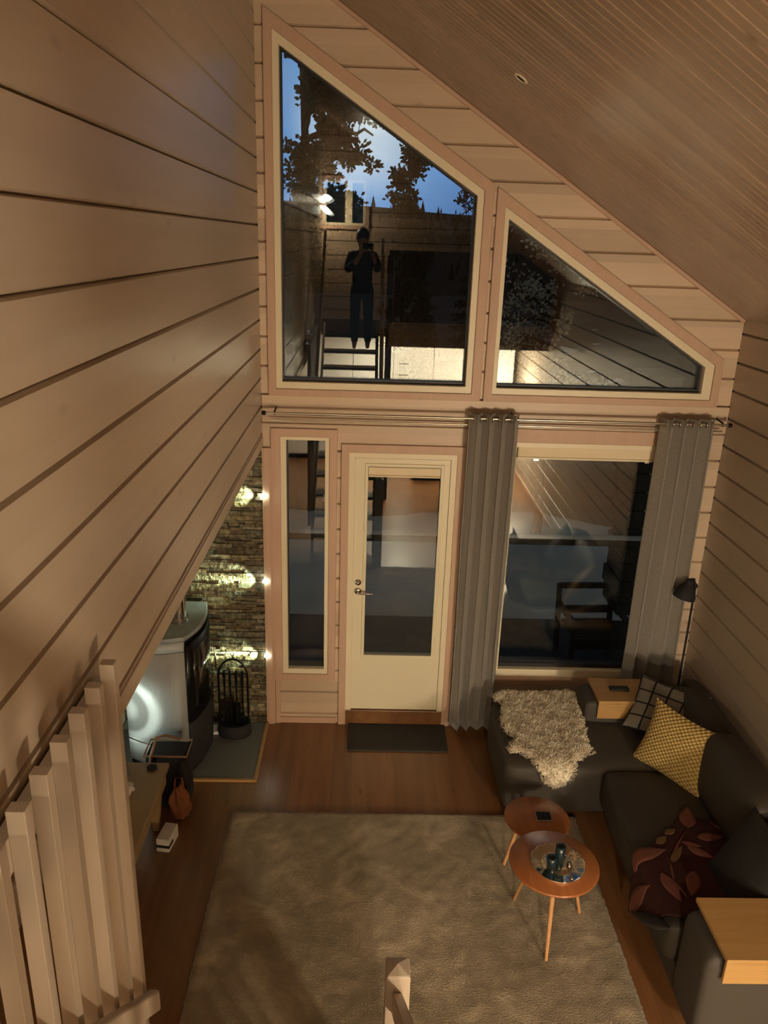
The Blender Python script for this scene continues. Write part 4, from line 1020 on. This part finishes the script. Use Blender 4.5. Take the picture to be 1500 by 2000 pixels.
sp.append(rbox('back_cushion', 2.80, 2.99, -1.15, -.60, .40, .76, M['sofa_cush'], .06, .02, rot=Rb))
sp.append(rbox('back_cushion', 2.74, 2.99, -1.88, -1.17, .42, .80, M['sofa_cush'], .07, .03, rot=Rb))
sp.append(rbox('back_cushion', 2.74, 2.99, -2.34, -1.90, .42, .76, M['sofa_cush'], .07, .03, rot=Rb))
for x, y in ((1.70, -1.0), (1.70, -.4), (2.35, -2.5), (3.0, -2.5)):
    b = MB(); b.box(x - .025, x + .025, y - .025, y + .025, 0, .08); sp.append(b.build('foot', M['matte_black']))
rebase(so, *sp)

def arm_tray(y0, y1, label):
    rt = empty('armrest_tray', (2.6, (y0 + y1) / 2, .60), label, 'tray', 'pine trays on the sofa arms'); p = []
    b = MB(); b.box(2.315, 2.98 if y0 < -2 else 2.72, y0, y1, .604, .626); p.append(b.build('top', M['pine'], bevel=.002))
    b = MB(); b.box(2.315, 2.98 if y0 < -2 else 2.72, y0, y0 + .018, .49, .603); p.append(b.build('flap', M['pine'], bevel=.002))
    rebase(rt, *p); return rt
arm_tray(-.625, -.325, 'pine armrest tray on the far sofa arm below the window'); arm_tray(-2.645, -2.30, 'pine armrest tray on the near sofa arm at the lower right')
b = MB(); b.box(2.425, 2.560, -.50, -.452, .627, .645); o = b.build('remote_control', M['matte_black'], bevel=.006); tag(o, 'black remote control on the far armrest tray', 'remote')

def pillow(name, w, h, t_, mat, label, loc, rot, n=22, extra=None, cat='cushion', group=None):
    b = MB()
    def P(u, v, sgn):
        iu = 1 - .10 * (1 - v * v); iv = 1 - .10 * (1 - u * u)
        x = u * w / 2 * iu; y = v * h / 2 * iv
        z = t_ / 2 * ((1 - abs(u) ** 2.6) * (1 - abs(v) ** 2.6)) ** .55 * sgn
        return Vector((x, y, z))
    for sgn in (1, -1):
        vs = [P(-1 + 2 * i / n, -1 + 2 * j / n, sgn) for j in range(n + 1) for i in range(n + 1)]
        fs = [(j * (n + 1) + i, j * (n + 1) + i + 1, (j + 1) * (n + 1) + i + 1, (j + 1) * (n + 1) + i) for j in range(n) for i in range(n)]
        if sgn < 0: fs = [f[::-1] for f in fs]
        b.add(vs, fs, 0, True)
    mats = [mat]
    if extra: mats += extra(b, P)
    nb = (n + 1) ** 2
    o = b.build(name, mats, recalc=False)
    uvl = o.data.uv_layers.new(name='UVMap')
    for lp in o.data.loops:
        if lp.vertex_index < 2 * nb:
            k = lp.vertex_index % nb; uvl.data[lp.index].uv = ((k % (n + 1)) / n, (k // (n + 1)) / n)
    o.location = loc; o.rotation_euler = rot; tag(o, label, cat, group); return o
def basis(xa, za, loc):
    """matrix with local x along xa, local z (face normal) along za"""
    z = Vector(za).normalized(); x = Vector(xa); x = (x - x.dot(z) * z).normalized(); y = z.cross(x)
    return Matrix((( x.x, y.x, z.x), (x.y, y.y, z.y), (x.z, y.z, z.z))).to_euler()
# yellow: lower edge from (2.47,-.98,.46) to (2.70,-1.35,.46), leaning back
eA, eB = Vector((2.466, -.983, .46)), Vector((2.703, -1.347, .46)); tA, tB = Vector((2.594, -.906, .78)), Vector((2.818, -1.288, .78))
cc = (eA + eB + tA + tB) / 4; xa = ((eB - eA) + (tB - tA)); ya = ((tA - eA) + (tB - eB)); za = xa.cross(ya)
if za.z < 0: za = -za
pillow('cushion', .50, .42, .13, M['knit'], 'mustard-yellow waffle-knit cushion on the sofa', cc + Vector((0.015, .01, -.0)), basis(xa, za, cc))
pillow('cushion', .47, .40, .12, M['check'], 'black and off-white checked cushion behind the yellow cushion', (2.725, -.735, .62), basis((.62, -.50, 0), (-.42, -.52, .72), None))
def poly_in(P_, x, y):
    c = False; j = len(P_) - 1
    for i in range(len(P_)):
        xi, yi = P_[i]; xj, yj = P_[j]
        if (yi > y) != (yj > y) and x < (xj - xi) * (y - yi) / (yj - yi) + xi: c = not c
        j = i
    return c
def fold(u, v, h=0.0):
    """leaf cushion as cloth lying on the seat and hanging over its front edge"""
    e = 2.235; r = .045; wv = .010 * noise.noise(Vector((u * 7, v * 7, 2)))
    if u >= e: return Vector((u, v, .470 + wv + h))
    s_ = e - u; a = s_ / r
    if a < PI / 2: return Vector((e - (r + h) * math.sin(a), v, .470 + wv - r + (r + h) * math.cos(a)))
    return Vector((e - r - h + wv * .6, v, max(.02, .470 - r - (s_ - r * PI / 2))))
TH = [(2.611, -1.472), (2.632, -1.567), (2.688, -1.598), (2.775, -1.712), (2.735, -1.90), (2.62, -2.10), (2.50, -2.26), (2.268, -2.27), (2.10, -2.22), (1.835, -1.875), (2.013, -1.855), (2.108, -1.86), (2.236, -1.855), (2.331, -1.751), (2.443, -1.645)]
b = MB(); g = .009; idx = {}; vs = []; fs = []
for i in range(0, 108):
    for j in range(0, 92):
        u = 1.82 + i * g; v = -2.29 + j * g
        if poly_in(TH, u, v): idx[(i, j)] = len(vs); vs.append(fold(u, v))
for (i, j) in idx:
    if all(k in idx for k in ((i + 1, j), (i, j + 1), (i + 1, j + 1))): fs.append((idx[(i, j)], idx[(i + 1, j)], idx[(i + 1, j + 1)], idx[(i, j + 1)]))
b.add(vs, fs, 0, True)
def leafm(A, B_, hw, mi):
    A = Vector(A); B_ = Vector(B_); d = B_ - A; n_ = Vector((-d.y, d.x)).normalized(); vs = []; fs = []; K = 12
    for i in range(K + 1):
        t_ = i / K; w_ = hw * math.sin(PI * t_ ** .8)
        for q in (-1, -.5, 0, .5, 1):
            p = A + d * t_ + n_ * w_ * q; vs.append(fold(p.x, p.y, .006))
    for i in range(K):
        for k in range(4): fs.append((i * 5 + k, i * 5 + k + 1, (i + 1) * 5 + k + 1, (i + 1) * 5 + k))
    b.add(vs, fs, mi, True)
for A, B_, hw, mi in (((2.545, -1.654), (2.611, -1.485), .045, 1), ((2.765, -1.712), (2.688, -1.605), .008, 1), ((2.569, -1.726), (2.714, -1.733), .031, 1), ((2.49, -1.798), (2.598, -1.888), .028, 1),
        ((2.472, -1.768), (2.568, -1.801), .018, 1), ((2.4, -1.704), (2.473, -1.666), .021, 2), ((2.325, -1.786), (2.398, -1.729), .022, 2), ((2.112, -1.885), (2.362, -1.829), .045, 1),
        ((2.359, -1.915), (2.46, -1.798), .021, 2), ((2.277, -1.99), (2.316, -2.18), .036, 1), ((2.455, -1.978), (2.376, -2.146), .036, 1), ((1.88, -1.90), (2.20, -2.06), .05, 1)):
    leafm(A, B_, hw, mi)
SP = [(2.353, -2.154), (2.323, -2.052), (2.352, -1.906), (2.518, -1.686)]
for A, B_ in zip(SP[:-1], SP[1:]): leafm(A, B_, .006, 1)
o = b.build('leaf_cushion', [M['maroon'], M['leafpink'], M['leafolive']], solid=.006, recalc=False); tag(o, 'maroon cushion with dusty pink leaves hanging over the front of the sofa', 'blanket')  # leaf cushion with a black back, modelled as a draped cloth
b = MB(); b.tube([(2.185, -1.95, 0.166), (2.185, -2.099, 0.287), (2.185, -2.24, 0.403), (2.185, -2.37, 0.509)], [.008, .030, .032, .004], 12); b.build('black_cushion_back', M['matte_black'], o)
pillow('cushion', .46, .46, .14, M['matte_black'], 'black cushion leaning on the sofa back behind the leaf-patterned cushion', (2.68, -2.10, .60), basis((.1, -.9, 0), (-.85, -.1, .5), None))

# sheepskin -------------------------------------------------------------
SK = [(1.651, -.326), (1.718, -.259), (1.861, -.267), (1.977, -.263), (2.107, -.259), (2.214, -.237), (2.258, -.293), (2.253, -.371), (2.249, -.495), (2.221, -.685), (2.192, -.797), (2.199, -.894), (2.208, -.966), (2.159, -.998), (2.089, -1.05), (2.047, -1.134), (1.992, -1.194), (1.933, -1.224), (1.874, -1.196), (1.818, -1.124), (1.784, -1.038), (1.719, -.979), (1.662, -.981), (1.654, -.929), (1.713, -.832), (1.668, -.746), (1.66, -.632), (1.685, -.513), (1.696, -.401), (1.649, -.39)]
def inside(x, y):
    c = False; n = len(SK); j = n - 1
    for i in range(n):
        xi, yi = SK[i]; xj, yj = SK[j]
        if (yi > y) != (yj > y) and x < (xj - xi) * (y - yi) / (yj - yi) + xi: c = not c
        j = i
    return c
def edged(x, y):
    m = 9
    for i in range(len(SK)):
        a = Vector(SK[i]); c_ = Vector(SK[(i + 1) % len(SK)]); p = Vector((x, y)); d = c_ - a; t_ = max(0, min(1, (p - a).dot(d) / d.dot(d))); m = min(m, (p - a - d * t_).length)
    return m
def drape(x, y, h):
    """unfold -> world: past the chaise's front edge the skin hangs down"""
    e = -1.075
    if y >= e: return Vector((x, y, .445 + h)), Vector((0, 0, 1))
    s_ = e - y; r = .05; a = min(s_ / r, PI / 2)
    if s_ < r * PI / 2: return Vector((x, e - (r + h) * math.sin(a), .445 - r + (r + h) * math.cos(a))), Vector((0, -math.sin(a), math.cos(a)))
    return Vector((x, e - r - h, .445 - r - (s_ - r * PI / 2))), Vector((0, -1, 0))
b = MB(); idx = {}; g = .016; vs = []; fs = []
for i in range(0, 42):
    for j in range(0, 66):
        x = 1.63 + i * g; y = -1.25 + j * g
        if inside(x, y): d = edged(x, y); h = .012 + .022 * min(1, d / .03) + .008 * noise.noise(Vector((x * 16, y * 16, 0))); idx[(i, j)] = len(vs); vs.append(drape(x, y, h)[0])
for (i, j) in idx:
    if all(k in idx for k in ((i + 1, j), (i, j + 1), (i + 1, j + 1))): fs.append((idx[(i, j)], idx[(i + 1, j)], idx[(i + 1, j + 1)], idx[(i, j + 1)]))
b.add(vs, fs, 0, True)
random.seed(8); cnt = 0
while cnt < 15000:
    x = random.uniform(1.63, 2.27); y = random.uniform(-1.24, -.22)
    if not inside(x, y): continue
    d = edged(x, y); h = .008 + .020 * min(1, d / .03); p, nr = drape(x, y, h); cnt += 1
    cl = Vector((noise.noise(Vector((x * 22, y * 22, 5))), noise.noise(Vector((x * 22, y * 22, 9))), 0)) * 1.6
    dr_ = (nr * .9 + cl + Vector((random.gauss(0, .45), random.gauss(0, .45), random.gauss(0, .2)))).normalized()
    if d < .02:
        q = Vector((x, y)) - Vector((1.94, -.7)); dr_ = (dr_ + Vector((q.x, q.y, 0)).normalized() * .6).normalized()
    L_ = random.uniform(.018, .034); s_ = dr_.cross(Vector((random.random(), random.random(), .3))).normalized() * .0026
    m_ = p + dr_ * L_ * .6; tp = p + dr_ * L_ + Vector((cl.x, cl.y, -.5)) * .006
    b.add([p - s_, p + s_, m_ + s_ * .8, m_ - s_ * .8, tp], [(0, 1, 2, 3), (3, 2, 4)])
o = b.build('sheepskin', M['fur'], recalc=False); tag(o, 'cream sheepskin spread over the chaise end of the sofa', 'sheepskin')

# ---------------------------------------------------------------- coffee tables
def ctable(cx, cy, r, zt, label, angs, fr):
    t_ = empty('coffee_table', (cx, cy, .0), label, 'table', 'nesting round coffee tables')
    z0 = .027
    b = MB(); b.lathe([(.001, zt), (r - .006, zt), (r, zt - .006), (r - .004, zt - .016), (r - .02, zt - .022), (.001, zt - .022)], n=64); b.build('tabletop', M['teak'], t_)
    b = MB(); b.lathe([(r * .55, zt - .022), (r * .55, zt - .05), (r * .5, zt - .05), (r * .5, zt - .022)], n=32); b.build('under_frame', M['teak'], t_)
    for a in angs:
        ca, sa = math.cos(a), math.sin(a)
        b = MB(); b.tube([(ca * r * .50, sa * r * .50, zt - .022), (ca * fr, sa * fr, z0)], [.014, .009], 12); b.build('leg', M['oakleg'], t_)
    return t_
ctable(1.742, -1.905, .235, .46, 'larger and higher round coffee table carrying the silver tray', [math.radians(a) for a in (-102, 24, 130)], .225)
ctable(1.748, -1.47, .190, .375, 'smaller and lower round coffee table next to the chaise', [math.radians(a) for a in (60, 178, 300)], .165)
b = MB(); b.box(-.043, .043, -.036, .036, 0, .012); o = b.build('phone', M['screen'], bevel=.006, seg=3); o.location = (1.785, -1.468, .3755); o.name = 'playing_card_box'
tag(o, 'small dark flat box on the lower coffee table', 'box')
b = MB(); ring(b, [(-.044, .004), (.044, .004), (.044, .008), (-.044, .008)], [(-.04, .005), (.04, .005), (.04, .007), (-.04, .007)], -.037, .037); b.build('pale_edge', M['offwhite'], o)
# silver tray
ZT = .461
b = MB(); pr = []
n = 64; rings_ = [(.001, .004), (.075, .004), (.082, .001), (.088, .004), (.125, .010), (.138, .014), (.142, .016), (.141, .011), (.125, .002), (.001, .0)]
vs = []
for r_, z in rings_:
    for k in range(n):
        a = 2 * PI * k / n; f = 1 + (.012 * math.cos(12 * a) if r_ > .12 else 0); vs.append((r_ * f * math.cos(a), r_ * f * math.sin(a), z + (.0018 * math.cos(12 * a) if r_ > .1 else 0)))
fs = [(i * n + k, i * n + (k + 1) % n, (i + 1) * n + (k + 1) % n, (i + 1) * n + k) for i in range(len(rings_) - 1) for k in range(n)]
b.add(vs, fs, 0, True); tray = b.build('silver_tray', flat('polished_silver', (0.80, 0.74, 0.64), 0.10, 1.0, bump=.15, bscale=22)); tray.location = (1.757, -1.925, ZT); tag(tray, 'round silver tray with fluted rim on the higher coffee table', 'tray')
b = MB(); b.lathe([(.001, 0), (.024, 0), (.026, .105), (.021, .106), (.020, .075), (.001, .075)], n=24); o = b.build('candle_holder', M['blueglass']); o.location = (1.765, -1.915, ZT + .005); tag(o, 'taller dark blue glass candle holder on the silver tray', 'candle holder', 'glass candle holders')
b = MB(); b.lathe([(.001, 0), (.024, 0), (.026, .066), (.021, .067), (.020, .025), (.001, .025)], n=24); o = b.build('candle_holder', M['blueglass']); o.location = (1.715, -1.950, ZT + .005); tag(o, 'shorter blue-grey glass candle holder with a tealight on the silver tray', 'candle holder', 'glass candle holders')
b = MB(); b.lathe([(.001, .0), (.015, .0), (.015, .012), (.001, .012)], n=20, c=(0, 0, .022)); b.build('tealight', M['white'], o)
sn = empty('candle_snuffer', (1.815, -1.935, ZT + .005), 'polished silver candle snuffer lying on the silver tray', 'snuffer')
b = MB(); b.lathe([(.014, 0), (.012, .012), (.008, .022), (.001, .027)], n=20); b.build('bell', M['chrome'], sn)
b = MB(); b.tube([(0, 0, .024), (-.004, -.045, .012), (-.012, -.10, .010)], [.003, .0025, .004], 8); lump(b, (-.014, -.105, .012), .009, .009, .008, n=8, rough=0, flatb=False); b.build('handle', M['chrome'], sn)

# recessed spotlight in the sloping ceiling (off)
th = math.atan(SL)
cp = Vector((1.368, -1.175, 4.2375))
Rc = Matrix.Translation(cp) @ Matrix.Rotation(th, 4, 'Y') @ Matrix.Rotation(PI, 4, 'X')
b = MB(); b.lathe([(.036, -.002), (.037, .004), (.030, .007), (.024, .005), (.022, -.002)], n=28, mat=Rc); rs_ = b.build('recessed_spotlight', M['cream']); tag(rs_, 'small unlit recessed spotlight in the sloping ceiling', 'spotlight')
b = MB(); b.lathe([(.0235, .004), (.012, .0015), (.001, .001)], n=20, mat=Rc); b.build('lens', M['matte_black'], rs_)

# ---------------------------------------------------------------- photographer on the stairs (seen in the tall pane)
def skin(name, verts, edges, radii, mat, parent, sub=2, rootv=0):
    me = bpy.data.meshes.new(name); me.from_pydata(verts, edges, []); me.materials.append(mat)
    o = bpy.data.objects.new(name, me); COL.objects.link(o); o.parent = parent
    md = o.modifiers.new('skin', 'SKIN'); md.use_smooth_shade = True
    sv_ = me.skin_vertices[0].data
    for i, r in enumerate(radii):
        rr = r if isinstance(r, tuple) else (r, r); sv_[i].radius = rr; sv_[i].use_root = (i == rootv)
    md2 = o.modifiers.new('sub', 'SUBSURF'); md2.levels = sub; md2.render_levels = sub
    return o
FZ = 2.09
pe = empty('person', (.60, -5.62, FZ), 'person in a dark hooded top and black trousers holding up a phone on the stairs', 'person')
# local coordinates: facing +y, feet on the tread at z=0
V = [(0, 0, .80), (0, 0, .93), (0, .0, 1.08), (0, -.01, 1.22), (0, -.005, 1.31), (0, .0, 1.36), (0, .015, 1.42), (0, .02, 1.49),
     (-.15, -.01, 1.22), (-.20, .04, 1.04), (-.09, .22, 1.14), (-.01, .315, 1.27),
     (.15, -.01, 1.22), (.21, .04, 1.04), (.16, .22, 1.16), (.125, .315, 1.28),
     (-.085, .0, .74), (-.09, .035, .42), (-.09, .0, .075), (-.09, .10, .03),
     (.085, .0, .74), (.09, .0, .42), (.09, -.03, .075), (.09, .07, .03)]
E_ = [(0, 1), (1, 2), (2, 3), (3, 4), (4, 5), (5, 6), (6, 7), (3, 8), (8, 9), (9, 10), (10, 11), (3, 12), (12, 13), (13, 14), (14, 15), (0, 16), (16, 17), (17, 18), (18, 19), (0, 20), (20, 21), (21, 22), (22, 23)]
r_body = [(.13, .10), (.12, .09), (.125, .09), (.12, .085), .055, .048, (.07, .085), (.062, .078), .05, .038, .030, .024, .05, .038, .030, .024, .075, .052, .036, .026, .075, .052, .036, .026]
def drop(keep, V_, E2, rr, dr=0.0):
    mp_ = {k: i for i, k in enumerate(keep)}
    return [V_[k] for k in keep], [(mp_[a], mp_[c]) for a, c in E2 if a in mp_ and c in mp_], [tuple(q + dr for q in (rr[k] if isinstance(rr[k], tuple) else (rr[k], rr[k]))) for k in keep]
skin('body', V, E_, r_body, M['skin'], pe)
a, c, d = drop([0, 1, 2, 3, 4, 8, 9, 10, 12, 13, 14], V, E_, r_body, .022); skin('hooded_top', a, c, d, M['jacket'], pe)
a, c, d = drop([0, 1, 16, 17, 18, 20, 21, 22], V, E_, r_body, .016); skin('trousers', a, c, d, M['trousers'], pe)
b = MB(); lump(b, (0, -.012, 1.475), .088, .098, .105, n=12, rough=.12, flatb=False); lump(b, (0, -.075, 1.40), .07, .05, .09, n=10, rough=.2, seed=3, flatb=False); b.build('hair', M['hair'], pe)
b = MB(); lump(b, (0, .098, 1.43), .012, .02, .02, n=8, rough=0, flatb=False); lump(b, (-.075, .01, 1.44), .012, .02, .03, n=8, rough=0, flatb=False); lump(b, (.075, .01, 1.44), .012, .02, .03, n=8, rough=0, flatb=False); b.build('nose_and_ears', M['skin'], pe)
for s_, hx in ((-1, -.01), (1, .125)):
    # palm and five fingers closing on the phone's edge
    o0 = Vector((hx, .315, 1.28)); fv = [tuple(o0), tuple(o0 + Vector((0, .018, .04)))]; fe = [(0, 1)]; fr = [.024, .026]
    for k in range(4):
        kn = o0 + Vector((s_ * .004, .02, .075 - k * .018)); m1 = kn + Vector((s_ * .004, .030 - abs(k - 1.5) * .003, .006)); m2 = m1 + Vector((-s_ * .022, .008, .004)); i0 = len(fv)
        fv += [tuple(kn), tuple(m1), tuple(m2)]; fe += [(1, i0), (i0, i0 + 1), (i0 + 1, i0 + 2)]; fr += [.010, .009, .008]
    i0 = len(fv); th1 = o0 + Vector((-s_ * .02, -.004, .035)); th2 = th1 + Vector((-s_ * .022, .0, .022)); fv += [tuple(th1), tuple(th2)]; fe += [(0, i0), (i0, i0 + 1)]; fr += [.011, .009]
    skin('hand', fv, fe, fr, M['skin'], pe, sub=1)
b = MB(); b.box(-.075, .075, -.004, .004, -.036, .036); o = b.build('mobile_phone', M['black'], bevel=.003); o.location = (.665, -5.262, 3.44); tag(o, 'black mobile phone held up sideways by the person on the stairs', 'phone')
